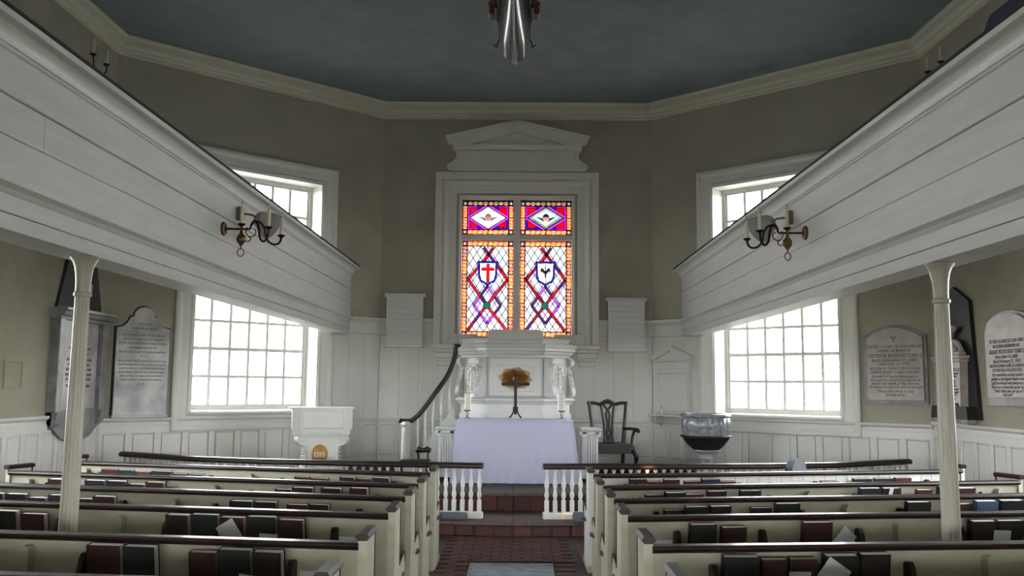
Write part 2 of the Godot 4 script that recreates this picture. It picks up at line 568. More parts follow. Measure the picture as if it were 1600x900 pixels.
func gallery(s: float, label: String) -> void:
	var z1 := REAR
	var root := thing("gallery", label, "gallery", Vector3(s * 2.645, 2.465, -6), 0, "", "structure")
	var t := Transform3D(Basis(Vector3(s, 0, 0), Vector3.UP, Vector3(0, 0, 1)), -root.position)
	var z0 := -14.16
	var st := mb()
	box(st, Vector3(2.665, 2.465, z0), Vector3(2.90, 2.75, z1), 0, t)
	obj("beam", st, M.fascia, root)
	for y in [[2.465, 2.552], [2.556, 2.66]]:
		st = mb()
		box(st, Vector3(2.645, y[0], z0), Vector3(2.67, y[1], z1), 0.0025, t)
		obj("plank", st, M.fascia, root)
	st = mb()
	prism(st, PackedVector2Array([Vector2(2.67, 2.652), Vector2(2.643, 2.652), Vector2(2.636, 2.662), Vector2(2.626, 2.68), Vector2(2.604, 2.695), Vector2(2.596, 2.70), Vector2(2.596, 2.738), Vector2(2.606, 2.742), Vector2(2.67, 2.742)]), z0 - 0.05, z1, t)
	obj("lower_moulding", st, M.fascia, root)
	var joints := [-4.9, -1.2] if s < 0 else [-1.6]
	for k in 3:
		var y: Array = [[2.742, 2.957], [2.960, 3.166], [3.176, 3.415]][k]
		var cuts := [z0]
		if k == 1:
			cuts.append_array(joints)
		cuts.append(z1)
		for i in cuts.size() - 1:
			st = mb()
			box(st, Vector3(2.645, y[0], cuts[i] + 0.001), Vector3(2.67, y[1], cuts[i + 1] - 0.001), 0.0025 if k < 2 else 0.006, t)
			obj("plank", st, M.fascia, root)
	st = mb()
	box(st, Vector3(2.665, 2.74, z0), Vector3(2.72, 3.50, z1), 0, t)
	obj("backing_board", st, M.fascia, root)
	st = mb()
	var prof := [Vector2(2.69, 3.405), Vector2(2.640, 3.405), Vector2(2.632, 3.413), Vector2(2.632, 3.422), Vector2(2.620, 3.428), Vector2(2.618, 3.438)]
	prof.append_array(arc(Vector2(2.545, 3.438), 0.072, 0, 65, 6))
	prof.append_array([Vector2(2.552, 3.508), Vector2(2.535, 3.512), Vector2(2.530, 3.515), Vector2(2.530, 3.548), Vector2(2.69, 3.548)])
	prism(st, PackedVector2Array(prof), z0 - 0.08, z1, t)
	obj("cap_moulding", st, M.fascia, root)
	st = mb()
	box(st, Vector3(2.524, 3.549, z0 - 0.07), Vector3(2.76, 3.574, z1), 0.006, t)
	obj("capping_rail", st, M.black_paint, root)
	# the sloping gallery floor
	var plan := [Vector2(2.7, fascia_end(2.7)), Vector2(2.7, z1), Vector2(W, z1), Vector2(W, -ZC)]
	st = mb()
	var up := []
	var down := []
	for p in plan:
		var y: float = 2.70 + (p.x - 2.7) * 0.29
		up.append(Vector3(p.x, y + 0.14, p.y))
		down.append(Vector3(p.x, y, p.y))
	var mid := Vector3(4, 3.1, -6)
	for f in [[up[0], up[1], up[2]], [up[0], up[2], up[3]], [down[0], down[1], down[2]], [down[0], down[2], down[3]]]:
		ctri(st, f[0], f[1], f[2], mid, t)
	for i in 4:
		var j := (i + 1) % 4
		ctri(st, up[i], up[j], down[j], mid, t)
		ctri(st, up[i], down[j], down[i], mid, t)
	obj("gallery_floor", st, M.fascia, root)

func fluted(st: SurfaceTool, rings: Array, flutes: int, depth: float, t := Transform3D.IDENTITY) -> void:   # rings of (radius, height)
	SG += 1
	st.set_smooth_group(SG)
	var n := flutes * 6
	for j in rings.size() - 1:
		for i in n:
			var p := []
			for w in [[i + 1, j], [i, j], [i, j + 1], [i + 1, j + 1]]:
				var a: float = TAU * w[0] / n
				var r: float = rings[w[1]].x * (1.0 - depth * [0.0, 0.0, 0.7, 1.0, 0.7, 0.0][w[0] % 6])
				p.append(Vector3(r * cos(a), rings[w[1]].y, r * sin(a)))
			quad(st, p[0], p[1], p[2], p[3], t)
	st.set_smooth_group(-1)

func column(s: float, label: String) -> void:
	var root := thing("column", label, "column", Vector3(s * 2.72, 0, -5.6), 0, "slender fluted posts carrying the galleries", "structure")
	var st := mb()
	lathe(st, [Vector2(0, 0), Vector2(0.085, 0), Vector2(0.085, 0.10), Vector2(0.07, 0.12), Vector2(0.075, 0.14), Vector2(0.06, 0.17), Vector2(0, 0.17)], 24)
	obj("base", st, M.post, root)
	st = mb()
	fluted(st, [Vector2(0.056, 0.165), Vector2(0.055, 0.8), Vector2(0.052, 1.4), Vector2(0.046, 2.0), Vector2(0.044, 2.22)], 14, 0.06)
	obj("shaft", st, M.post, root)
	st = mb()
	lathe(st, [Vector2(0.044, 2.205), Vector2(0.052, 2.21), Vector2(0.055, 2.222), Vector2(0.052, 2.234), Vector2(0.045, 2.24), Vector2(0.044, 2.24)], 24)
	obj("neck_ring", st, M.post, root)
	st = mb()
	lathe(st, [Vector2(0.045, 2.236), Vector2(0.0455, 2.30), Vector2(0.049, 2.35), Vector2(0.058, 2.40), Vector2(0.072, 2.435), Vector2(0.084, 2.45), Vector2(0.088, 2.456), Vector2(0.086, 2.463), Vector2(0, 2.463)], 28)
	obj("capital", st, M.post, root)

func setting() -> void:
	var st := mb()
	box(st, Vector3(-W - 0.5, -0.3, -D - 0.6), Vector3(W + 0.5, 0, REAR + 0.5))
	tag(obj("floor", st, M.floor_wood), "dark floor of the church beneath the pews", "floor", "", "structure")
	st = mb()
	box(st, Vector3(-W - 0.8, HC, -D - 0.8), Vector3(W + 0.8, HC + 0.3, REAR + 0.8))
	tag(obj("ceiling", st, M.ceiling), "flat blue grey ceiling above the cornice", "ceiling", "", "structure")
	var angled := [Rect2(1.13, 1.26, 1.97, 1.82), Rect2(1.13, 3.34, 1.97, 1.46)]
	var side := [Rect2(3.0, 1.26, 2.6, 2.0), Rect2(5.6, 3.9, 1.5, 1.3)]
	var rear := [Rect2(-4.7, 0.9, 2.1, 1.5), Rect2(-1.2, 0.0, 2.4, 2.4), Rect2(2.6, 0.9, 2.1, 1.5)]
	var vents := [Rect2(2.155, 5.57, 0.115, 0.30), Rect2(1.24, 5.08, 0.06, 0.22)]      # two small vent openings that let a sunbeam through
	wall("wall_altar", "olive grey altar wall between the two angled walls", "altar", -BW - 0.3, BW + 0.3, [Rect2(-0.96, 2.41, 1.92, 2.40)])
	wall("wall_angle_left", "olive grey angled wall left of the altar wall", "angle_left", -0.01, 4.6, angled)
	wall("wall_angle_right", "olive grey angled wall right of the altar wall", "angle_right", -0.01, 4.6, angled)
	wall("wall_left", "olive grey side wall under and over the left gallery", "left", -0.3, ZC + REAR + 0.4, side)
	wall("wall_right", "olive grey side wall under and over the right gallery", "right", -0.3, ZC + REAR + 0.4, side)
	wall("wall_rear", "plain rear wall behind the last pews", "rear", -W - 0.4, W + 0.4, rear + vents)
	sash_window("window_1", "bright small-paned window under the left gallery, beside the white lectern", "angle_left", angled[0], 6, 4)
	sash_window("window_2", "bright small-paned window rising above the end of the left gallery", "angle_left", angled[1], 6, 3)
	sash_window("window_3", "bright small-paned window under the right gallery, beside the stone font", "angle_right", angled[0], 6, 4)
	sash_window("window_4", "bright small-paned window rising above the end of the right gallery", "angle_right", angled[1], 6, 3)
	var k := 5
	for which in ["left", "right"]:
		for h in side:
			sash_window("window_%d" % k, "small-paned window in the %s side wall, out of the picture" % which, which, h, 4, 4)
			k += 1
	for h in [rear[0], rear[2]]:
		sash_window("window_%d" % k, "small-paned window in the rear wall, out of the picture", "rear", h, 4, 3)
		k += 1
	st = mb()
	mould(st, CASING, [Vector2(-1.2, 0), Vector2(-1.2, 2.4), Vector2(1.2, 2.4), Vector2(1.2, 0)], false, Transform3D(wall_frame("rear").basis, Vector3.ZERO))
	tag(obj("door_1", st, M.white, null, at(Vector3(0, 0, REAR))), "open rear doorway behind the camera", "doorway", "", "structure")
	st = mb()
	box(st, Vector3(-6, 2.62, REAR + 0.46), Vector3(6, 2.8, REAR + 7.6), 0.02)
	for x in [-5.6, 5.6]:
		box(st, Vector3(x - 0.12, -0.6, REAR + 7.2), Vector3(x + 0.12, 2.62, REAR + 7.44), 0.02)
	tag(obj("porch", st, M.white), "porch roof on two posts outside the rear doorway", "porch", "", "structure")
	# cornice: d into the room, h up
	st = mb()
	var plan := [Vector2(W, REAR), Vector2(W, -ZC), Vector2(BW, -D), Vector2(-BW, -D), Vector2(-W, -ZC), Vector2(-W, REAR)]
	plan.reverse()
	var prof := [Vector2(-0.02, 6.098), Vector2(0.028, 6.098), Vector2(0.036, 6.108), Vector2(0.036, 6.128), Vector2(0.028, 6.136), Vector2(0.05, 6.16), Vector2(0.07, 6.168), Vector2(0.072, 6.186), Vector2(0.085, 6.192), Vector2(0.105, 6.21), Vector2(0.115, 6.235), Vector2(0.115, 6.31), Vector2(0.13, 6.325), Vector2(0.14, 6.345), Vector2(0.14, HC + 0.01), Vector2(-0.02, HC + 0.01)]
	mould(st, prof, plan, false, horizontal())
	tag(obj("trim_1", st, M.cornice), "pale cream cornice moulding running round under the ceiling", "cornice", "", "structure")
	# the white band that carries on from the gallery fronts across the altar end
	for s in [-1.0, 1.0]:
		var path := [Vector2(s * 2.72, fascia_end(2.72)), Vector2(s * BW, -D), Vector2(s * 1.35, -D)]
		st = mb()
		var p2 := [Vector2(-0.01, 2.468), Vector2(0.04, 2.468), Vector2(0.046, 2.476), Vector2(0.04, 2.484), Vector2(0.028, 2.488), Vector2(0.028, 2.652), Vector2(0.036, 2.662), Vector2(0.05, 2.684), Vector2(0.066, 2.696), Vector2(0.07, 2.70), Vector2(0.07, 2.738), Vector2(0.06, 2.744), Vector2(-0.01, 2.744)]
		mould(st, p2, path if s < 0 else rev(path), false, horizontal())
		tag(obj("trim_%d" % (2 if s < 0 else 3), st, M.white), "white moulded band on the altar end between the %s gallery and the stained window" % ("left" if s < 0 else "right"), "moulding", "", "structure")
	board_panelling("white board panelling behind the pulpit stair, left of the stained window", "altar", -BW + 0.01, -0.62, 0.30)
	board_panelling("white board panelling behind the dark armchair, right of the stained window", "altar", 0.62, BW - 0.01, 0.30)
	board_panelling("white board panelling on the angled wall between lectern and pulpit stair", "angle_left", 0.01, 0.865, 0.285)
	board_panelling("white board panelling on the angled wall beneath the pedimented tablet", "angle_right", 0.01, 0.865, 0.285)
	wainscot("white panelled wainscot below the window and tablet on the left angled wall", "angle_left", 0.87, 4.28, 1.195, 0.36)
	wainscot("white panelled wainscot below the window and tablet on the right angled wall", "angle_right", 0.87, 4.28, 1.215, 0.36)
	wainscot("white panelled wainscot of the left side wall", "left", 0.0, ZC + REAR, 1.275, 0.36)
	wainscot("white panelled wainscot of the right side wall", "right", 0.0, ZC + REAR, 1.255, 0.36)
	gallery(-1.0, "white boarded gallery front along the left side with dark capping rail")
	gallery(1.0, "white boarded gallery front along the right side with dark capping rail")
	column(-1.0, "slender cream fluted post under the left gallery, before the tall grey monument")
	column(1.0, "slender cream fluted post under the right gallery, beside the black pyramid monument")
	steps()

func rev(a: Array) -> Array:
	var b := a.duplicate()
	b.reverse()
	return b

const STEP_FRONT := [Vector2(0, -10.05), Vector2(1.7, -10.2), Vector2(3.0, -10.4), Vector2(3.9, -10.66), Vector2(5.40, -11.45)]
const PLAT_FRONT := [Vector2(0, -10.86), Vector2(1.6, -10.95), Vector2(5.3, -12.0)]

func plan_of(front: Array, inset: float) -> PackedVector2Array:
	var out := PackedVector2Array()
	for i in range(front.size() - 1, 0, -1):
		out.append(Vector2(-front[i].x, front[i].y - inset))
	for p in front:
		out.append(Vector2(p.x, p.y - inset))
	out.append(Vector2(5.40, -11.63))
	out.append(Vector2(2.22, -14.49))
	out.append(Vector2(-2.22, -14.49))
	out.append(Vector2(-5.40, -11.63))
	return out

func steps() -> void:
	# plan x, z drawn up: local x, y -> x, z and local z -> up
	var up := horizontal()
	var root := thing("communion_step", "low brick step with stone treads before the communion rail", "step", Vector3(0, 0, -10.05), 0, "", "structure")
	var t := Transform3D(Basis.IDENTITY, -root.position) * up
	var st := mb()
	prism(st, plan_of(STEP_FRONT, 0.035), 0.0, STEP - 0.04, t)
	obj("core", st, M.mortar, root)
	riser(root, STEP_FRONT, 0.03, 0.005, STEP - 0.042, 0.19)
	treads(root, STEP_FRONT, STEP - 0.04, STEP, 0.85)
	st = mb()
	prism(st, plan_of(STEP_FRONT, 0.9), STEP - 0.045, STEP - 0.002, t)
	obj("step_floor", st, M.stone, root)
	root = thing("altar_platform", "brick fronted platform one step up, carrying the altar table", "step", Vector3(0, STEP, -10.86), 0, "", "structure")
	t = Transform3D(Basis.IDENTITY, -root.position) * up
	st = mb()
	prism(st, plan_of(PLAT_FRONT, 0.035), STEP - 0.02, PLAT - 0.035, t)
	obj("core", st, M.mortar, root)
	riser(root, PLAT_FRONT, 0.03, STEP + 0.004, PLAT - 0.037, 0.2)
	treads(root, PLAT_FRONT, PLAT - 0.035, PLAT, 0.55)
	st = mb()
	prism(st, plan_of(PLAT_FRONT, 0.9), PLAT - 0.04, PLAT - 0.0015, t)
	obj("platform_floor", st, M.stone, root)
	# the brick paving of the aisle
	root = thing("aisle_paving", "dark red brick paving of the centre aisle", "paving", Vector3(0, 0, -9), 0, "", "structure")
	st = mb()
	box(st, Vector3(-0.68, -0.01, -1.02), Vector3(0.68, 0.006, 2.5))
	obj("mortar_bed", st, M.mortar, root)
	var brick := []
	for k in 2:
		st = mb()
		box(st, Vector3(-0.095, 0, -0.046), Vector3(0.095, 0.016 + 0.002 * k, 0.046), 0.005)
		st.generate_normals()
		brick.append(st.commit())
	for j in 22:
		for i in 7:
			var x := -0.6 + i * 0.2 + (0.1 if j % 2 else 0.0)
			var z := -0.98 + j * 0.1
			if x > 0.6 or (absf(x) < 0.48 and z > 0.42):
				continue
			inst("brick", brick[rng.randi() % 2], M["brick_%d" % (rng.randi() % 4)], root, at(Vector3(x, 0, z), rng.randf_range(-0.01, 0.01)))
	st = mb()
	box(st, Vector3(-0.385, 0.002, -0.74), Vector3(0.385, 0.022, 0.74), 0.004)
	tag(obj("grave_slab", st, M.slab, null, at(Vector3(0.0, 0.0, -7.80))), "blue grey marble slab set in the floor of the aisle", "slab")

func front_points(front: Array) -> Array:
	var out := []
	for i in range(front.size() - 1, 0, -1):
		out.append(Vector2(-front[i].x, front[i].y))
	out.append_array(front)
	return out

func riser(root: Node3D, front: Array, inset: float, y0: float, y1: float, width: float) -> void:
	var pts := front_points(front)
	var mesh := []
	for k in 2:
		var st := mb()
		box(st, Vector3(-width / 2 + 0.004, 0, -0.05), Vector3(width / 2 - 0.004, y1 - y0, 0.008 + 0.004 * k), 0.006)
		st.generate_normals()
		mesh.append(st.commit())
	for i in pts.size() - 1:
		var a: Vector2 = pts[i]
		var b: Vector2 = pts[i + 1]
		var n := int(a.distance_to(b) / width)
		for k in n:
			var p := a.lerp(b, (k + 0.5) / n)
			var d := (b - a).normalized()
			inst("brick", mesh[rng.randi() % 2], M["brick_%d" % (rng.randi() % 4)], root, at(Vector3(p.x, y0, p.y - inset) - root.position, -atan2(d.y, d.x)))

func treads(root: Node3D, front: Array, y0: float, y1: float, width: float) -> void:
	var pts := front_points(front)
	for i in pts.size() - 1:
		var a: Vector2 = pts[i]
		var b: Vector2 = pts[i + 1]
		var n := maxi(1, int(a.distance_to(b) / width))
		for k in n:
			var p := a.lerp(b, float(k) / n)
			var q := a.lerp(b, float(k + 1) / n)
			var g := (q - p).normalized() * 0.003
			var st := mb()
			prism(st, PackedVector2Array([p + g, q - g, q - g + Vector2(0, -0.95), p + g + Vector2(0, -0.95)]), y0, y1, Transform3D(Basis.IDENTITY, -root.position) * horizontal())
			obj("tread_slab", st, M.stone, root)
# ---------------------------------------------------------------- the stained window
func poly_px(pts: Array, o: Vector2, k: Vector2) -> PackedVector2Array:     # a drawing grid turned into metres
	var out := PackedVector2Array()
	for p in pts:
		out.append(o + Vector2(p.x * k.x, p.y * k.y))
	return out

func band_poly(a: Vector2, b: Vector2, w: float) -> PackedVector2Array:
	var d := (b - a).normalized()
	var n := Vector2(-d.y, d.x) * w / 2
	return PackedVector2Array([a - n, b - n, b + n, a + n])

var came: SurfaceTool

func edge_came(poly: PackedVector2Array, z: float, w := 0.008) -> void:
	for i in poly.size():
		var a := poly[i]
		var b := poly[(i + 1) % poly.size()]
		if a.distance_to(b) < 0.004:
			continue
		var d := (b - a).normalized()
		var n := Vector2(-d.y, d.x) * w / 2
		var e := d * w / 2
		var p := [a - n - e, b - n + e, b + n + e, a + n - e]
		var f := []
		for q in p:
			f.append(Vector3(q.x, q.y, z + 0.005))
		quad(came, f[0], f[1], f[2], f[3])
		var g := []
		for q in p:
			g.append(Vector3(q.x, q.y, z - 0.005))
		quad(came, g[3], g[2], g[1], g[0])
		quad(came, g[0], g[1], f[1], f[0])
		quad(came, f[3], f[2], g[2], g[3])

func glass_bit(called: String, poly: PackedVector2Array, m: String, parent: Node) -> void:
	if absf(area(poly)) < 2e-5:
		return
	var st := mb()
	prism(st, poly, -0.002, 0.002)
	obj(called, st, M[m], parent)
	edge_came(poly, 0.0)

func rect(x0: float, y0: float, x1: float, y1: float) -> PackedVector2Array:
	return PackedVector2Array([Vector2(x0, y0), Vector2(x1, y0), Vector2(x1, y1), Vector2(x0, y1)])

func painted(called: String, img: Image, through := 1.0) -> void:
	var m := mat(called, Color.WHITE, 0.3)
	m.albedo_texture = ImageTexture.create_from_image(img)
	m.backlight_enabled = true
	m.backlight = Color(through, through, through)

func paint_glass() -> void:
	# foliage scrolls for the borders, white stars for the corners, winged heads for the lozenges
	for v in 3:
		var im := Image.create(160, 48, false, Image.FORMAT_RGB8)
		for y in 48:
			for x in 160:
				var u := x / 160.0
				var w := (y - 23.5) / 24.0
				var ground: Color = [Color(0.84, 0.34, 0.10), Color(0.52, 0.08, 0.07), Color(0.20, 0.06, 0.06)][v]
				ground = ground.lerp([Color(0.98, 0.72, 0.25), Color(0.88, 0.42, 0.12), Color(0.45, 0.16, 0.07)][v], 0.5 + 0.5 * sin(u * 23.0 + w * 2.0))
				var vine := absf(w - 0.55 * sin(u * TAU * 2.0))
				var c := ground
				if vine < 0.16:
					c = Color(0.97, 0.90, 0.66)
				for k in 4:
					var ctr := Vector2(0.125 + 0.25 * k, -0.28 if k % 2 == 0 else 0.28)
					var d := Vector2((u - ctr.x) * 6.6, w - ctr.y).length()
					if d < 0.52 + 0.1 * sin(5.0 * atan2(w - ctr.y, u - ctr.x)):
						c = Color(0.97, 0.95, 0.93)
					if absf(d - 0.26) < 0.06:
						c = Color(0.50, 0.36, 0.33)
				im.set_pixel(x, y, c)
		painted("glass_scroll_%d" % v, im, 0.9)
	for v in 2:
		var im := Image.create(40, 40, false, Image.FORMAT_RGB8)
		for y in 40:
			for x in 40:
				var p := Vector2(x - 19.5, y - 19.5) / 20.0
				var r := p.length()
				var on := r < 0.52 + 0.24 * cos(8.0 * p.angle())
				im.set_pixel(x, y, Color(0.96, 0.95, 0.96) if on else [Color(0.45, 0.03, 0.10), Color(0.11, 0.04, 0.06)][v])
		painted("glass_star_%d" % v, im)
	for v in 2:
		var im := Image.create(180, 110, false, Image.FORMAT_RGB8)
		var n := FastNoiseLite.new()
		n.seed = 7 + v
		n.frequency = 0.06
		for y in 110:
			for x in 180:
				var p := Vector2((x - 90) / 55.0, (y - 52) / 55.0)
				var cloud := clampf(0.5 + 0.9 * n.get_noise_2d(x, y), 0, 1)
				var edge := clampf((absf(p.x) / 1.6 + absf(p.y) - 0.62) * 3.0, 0, 1)
				var c := Color(0.97, 0.98, 0.97).lerp(Color(0.60, 0.68, 0.68), edge * cloud)
				if v == 1:
					c = Color(0.80, 0.83, 0.83).lerp(Color(0.34, 0.38, 0.38), edge * (0.4 + 0.6 * cloud))
				# wings: two rising feathers from under the chin
				for s in [-1.0, 1.0]:
					var q := Vector2(p.x * s, p.y)
					var along := q.x - 0.2
					if along > 0.0 and along < 0.62:
						var mid := 0.22 - 0.42 * along
						var wide := 0.13 * (1.0 - along / 0.62) + 0.02
						if absf(q.y - mid) < wide:
							c = c.lerp(Color(0.32, 0.29, 0.30), 0.75 if v == 0 else 0.9)
				# the child's head with a cap of hair
				var h := Vector2(p.x / 0.29, (p.y - 0.02) / 0.34)
				if h.length() < 1.0:
					c = Color(0.74, 0.64, 0.62) if v == 0 else Color(0.78, 0.68, 0.65)
					if h.y < -0.15 + 0.12 * sin(p.x * 30.0) or h.length() > 0.86 and h.y < 0.3:
						c = Color(0.56, 0.48, 0.47) if v == 0 else Color(0.25, 0.20, 0.20)
					for e in [Vector2(-0.36, 0.12), Vector2(0.36, 0.12)]:
						if (h - e).length() < 0.13:
							c = Color(0.25, 0.18, 0.18)
					if absf(h.x) < 0.22 and absf(h.y - 0.62) < 0.06:
						c = Color(0.45, 0.22, 0.22)
					if absf(h.x) < 0.07 and h.y > 0.1 and h.y < 0.42:
						c = c.darkened(0.25)
				im.set_pixel(x, y, c)
		painted("glass_cherub_%d" % v, im)

func border(root: Node3D, r: Rect2, b: float, cols: int, rows: int, top_dark: bool) -> void:
	var x0 := r.position.x
	var y0 := r.position.y
	var x1 := r.end.x
	var y1 := r.end.y
	for c in [[x0, y0], [x1 - b, y0], [x0, y1 - b], [x1 - b, y1 - b]]:
		var dark: bool = top_dark and c[1] > y0
		glass_bit("star_piece", rect(c[0] + 0.002, c[1] + 0.002, c[0] + b - 0.002, c[1] + b - 0.002), "glass_star_%d" % (1 if dark else 0), root)
	var w := (x1 - x0 - 2 * b) / cols
	for i in cols:
		for e in 2:
			var y: float = y0 if e == 0 else y1 - b
			glass_bit("border_piece", rect(x0 + b + w * i + 0.002, y + 0.002, x0 + b + w * (i + 1) - 0.002, y + b - 0.002), "glass_scroll_%d" % ((2 if top_dark else 0) if e == 1 else 0), root)
	var h := (y1 - y0 - 2 * b) / rows
	for i in rows:
		for e in 2:
			var x := x0 if e == 0 else x1 - b
			var ya := y0 + b + h * i + 0.002
			var st := mb()
			# the scroll runs upwards here: the piece is drawn lying down and turned
			var turn := Transform3D(Basis(Vector3(0, 1, 0), Vector3(-1, 0, 0), Vector3(0, 0, 1)), Vector3(x + b - 0.002, ya, 0))
			prism(st, rect(0, 0, h - 0.004, b - 0.004), -0.002, 0.002, turn)
			obj("border_piece", st, M["glass_scroll_%d" % ((i + e) % 2 if not top_dark else 0)], root)
			edge_came(rect(x + 0.002, ya, x + b - 0.002, ya + h - 0.004), 0.0)

func lower_light(called: String, label: String, at_x: float, which: int) -> void:
	var wd := 0.86
	var ht := 1.60
	var root := thing(called, label, "stained glass", Vector3(at_x, 2.47, -D - 0.20), 0, "", "structure")
	came = mb()
	var b := 0.086
	border(root, Rect2(-wd / 2, 0, wd, ht), b, 2, 6, false)
	# the drawing grid: 440 across, 808 up, as the light is proportioned
	var k := Vector2(wd / 440.0, ht / 808.0)
	var g := func(x: float, y: float) -> Vector2: return Vector2((x - 270.0) * k.x, (850.0 - y) * k.y)
	var taken: Array[PackedVector2Array] = []
	var inner := rect(-wd / 2 + b + 0.003, b + 0.003, wd / 2 - b - 0.003, ht - b - 0.003)
	# shield with a blue border
	var outer := PackedVector2Array([g.call(183, 212), g.call(225, 216), g.call(270, 212), g.call(315, 216), g.call(360, 212), g.call(350, 250), g.call(349, 330), g.call(335, 382), g.call(300, 400), g.call(270, 420), g.call(240, 400), g.call(205, 382), g.call(191, 330), g.call(190, 250)])
	if area(outer) < 0: outer.reverse()
	var field: PackedVector2Array = Geometry2D.offset_polygon(outer, -0.026)[0]
	var cross := PackedVector2Array([g.call(261, 390), g.call(284, 390), g.call(284, 293), g.call(324, 293), g.call(324, 269), g.call(284, 269), g.call(284, 238), g.call(261, 238), g.call(261, 269), g.call(220, 269), g.call(220, 293), g.call(261, 293)])
	for half in [rect(-0.4, 0, g.call(272, 0).x, ht), rect(g.call(272, 0).x, 0, 0.4, ht)]:
		for p in Geometry2D.intersect_polygons(field, half):
			if which == 0:
				for q in Geometry2D.clip_polygons(p, cross):
					glass_bit("shield_field", q, "glass_white", root)
			else:
				glass_bit("shield_field", p, "glass_white", root)
	var mid := outer.size()
	for i in mid:
		var a: Vector2 = outer[i]
		var c: Vector2 = outer[(i + 1) % mid]
		for q in Geometry2D.intersect_polygons(PackedVector2Array([a, c, c.lerp(g.call(270, 310), 0.5), a.lerp(g.call(270, 310), 0.5)]), outer):
			for p in Geometry2D.clip_polygons(q, field):
				glass_bit("shield_border", p, "glass_blue", root)
	taken.append(outer)
	# the green roundel
	var disc := PackedVector2Array()
	for i in 10:
		disc.append(g.call(267, 587) + Vector2(cos(TAU * i / 10), sin(TAU * i / 10)) * 0.062)
	glass_bit("green_roundel", disc, "glass_green", root)
	taken.append(disc)
	# the red bands and the purple lozenge, in short pieces
	var red := [[235, 98, 278, 155], [318, 98, 278, 155], [278, 155, 105, 370], [278, 155, 440, 370], [105, 370, 265, 587], [440, 370, 265, 587], [265, 587, 105, 795], [265, 587, 435, 795]]
	var purple := [[270, 425, 155, 588], [270, 425, 385, 588], [155, 588, 270, 738], [385, 588, 270, 738]]
	for set_ in [[red, 0.044], [purple, 0.040]]:
		var count := 0
		for l in set_[0]:
			var a: Vector2 = g.call(l[0], l[1])
			var c: Vector2 = g.call(l[2], l[3])
			var n := maxi(1, int(round(a.distance_to(c) / 0.17)))
			for i in n:
				var bits: Array[PackedVector2Array] = [band_poly(a.lerp(c, float(i) / n), a.lerp(c, float(i + 1) / n), set_[1])]
				for block in taken + [null]:
					var next: Array[PackedVector2Array] = []
					for p in bits:
						next.append_array(Geometry2D.intersect_polygons(p, inner) if block == null else Geometry2D.clip_polygons(p, block))
					bits = next
				count += 1
				for p in bits:
					var m := ""
					if set_[0] == red:
						m = ["glass_crimson", "glass_red", "glass_crimson", "glass_purple", "glass_crimson"][(count * 3 + which * 2) % 5] if which == 0 else ["glass_red", "glass_crimson", "glass_red", "glass_red", "glass_purple"][(count * 2) % 5]
					else:
						m = ["glass_lilac", "glass_purple", "glass_lilac"][(count + which) % 3] if which == 0 else ["glass_purple", "glass_lilac", "glass_purple"][count % 3]
					glass_bit("lozenge_piece" if set_[0] == purple else "band_piece", p, m, root)
		for l in set_[0]:
			taken.append(band_poly(g.call(l[0], l[1]), g.call(l[2], l[3]), set_[1] + 0.002))
	# the white quarries of the ground
	var dx := 0.122
	var dy := 0.190
	for i in range(-8, 9):
		for j in range(-2, 20):
			var c := Vector2(i * dx + (dx / 2 if j % 2 else 0.0), 0.08 + j * dy / 2)
			var bits: Array[PackedVector2Array] = [PackedVector2Array([c + Vector2(-dx / 2 + 0.002, 0), c + Vector2(0, -dy / 2 + 0.003), c + Vector2(dx / 2 - 0.002, 0), c + Vector2(0, dy / 2 - 0.003)])]
			for block in taken + [null]:
				var next: Array[PackedVector2Array] = []
				for p in bits:
					next.append_array(Geometry2D.intersect_polygons(p, inner) if block == null else Geometry2D.clip_polygons(p, block))
				bits = next
				if bits.is_empty():
					break
			for p in bits:
				glass_bit("quarry", p, "glass_frost" if rng.randf() < 0.22 else "glass_white", root)
	# what the shield bears
	var st := mb()
	if which == 0:
		prism(st, cross, -0.003, 0.003)
		obj("red_cross", st, M.glass_cross, root)
	else:
		for s in [-1.0, 1.0]:
			prism(st, PackedVector2Array([g.call(270 + s * 6, 292), g.call(270 + s * 16, 275), g.call(270 + s * 34, 262), g.call(270 + s * 44, 290), g.call(270 + s * 40, 322), g.call(270 + s * 34, 296), g.call(270 + s * 30, 322), g.call(270 + s * 24, 296), g.call(270 + s * 18, 318), g.call(270 + s * 8, 312)]), 0.002, 0.005)
		prism(st, PackedVector2Array([g.call(262, 268), g.call(268, 254), g.call(276, 262), g.call(274, 280), g.call(280, 310), g.call(276, 335), g.call(284, 352), g.call(270, 346), g.call(258, 356), g.call(264, 335), g.call(260, 308), g.call(268, 280)]), 0.002, 0.005)
		obj("grey_bird", st, M.glass_grey, root)
	tag(obj("lead_came", came, M.lead, root), "", "", "", "stuff")

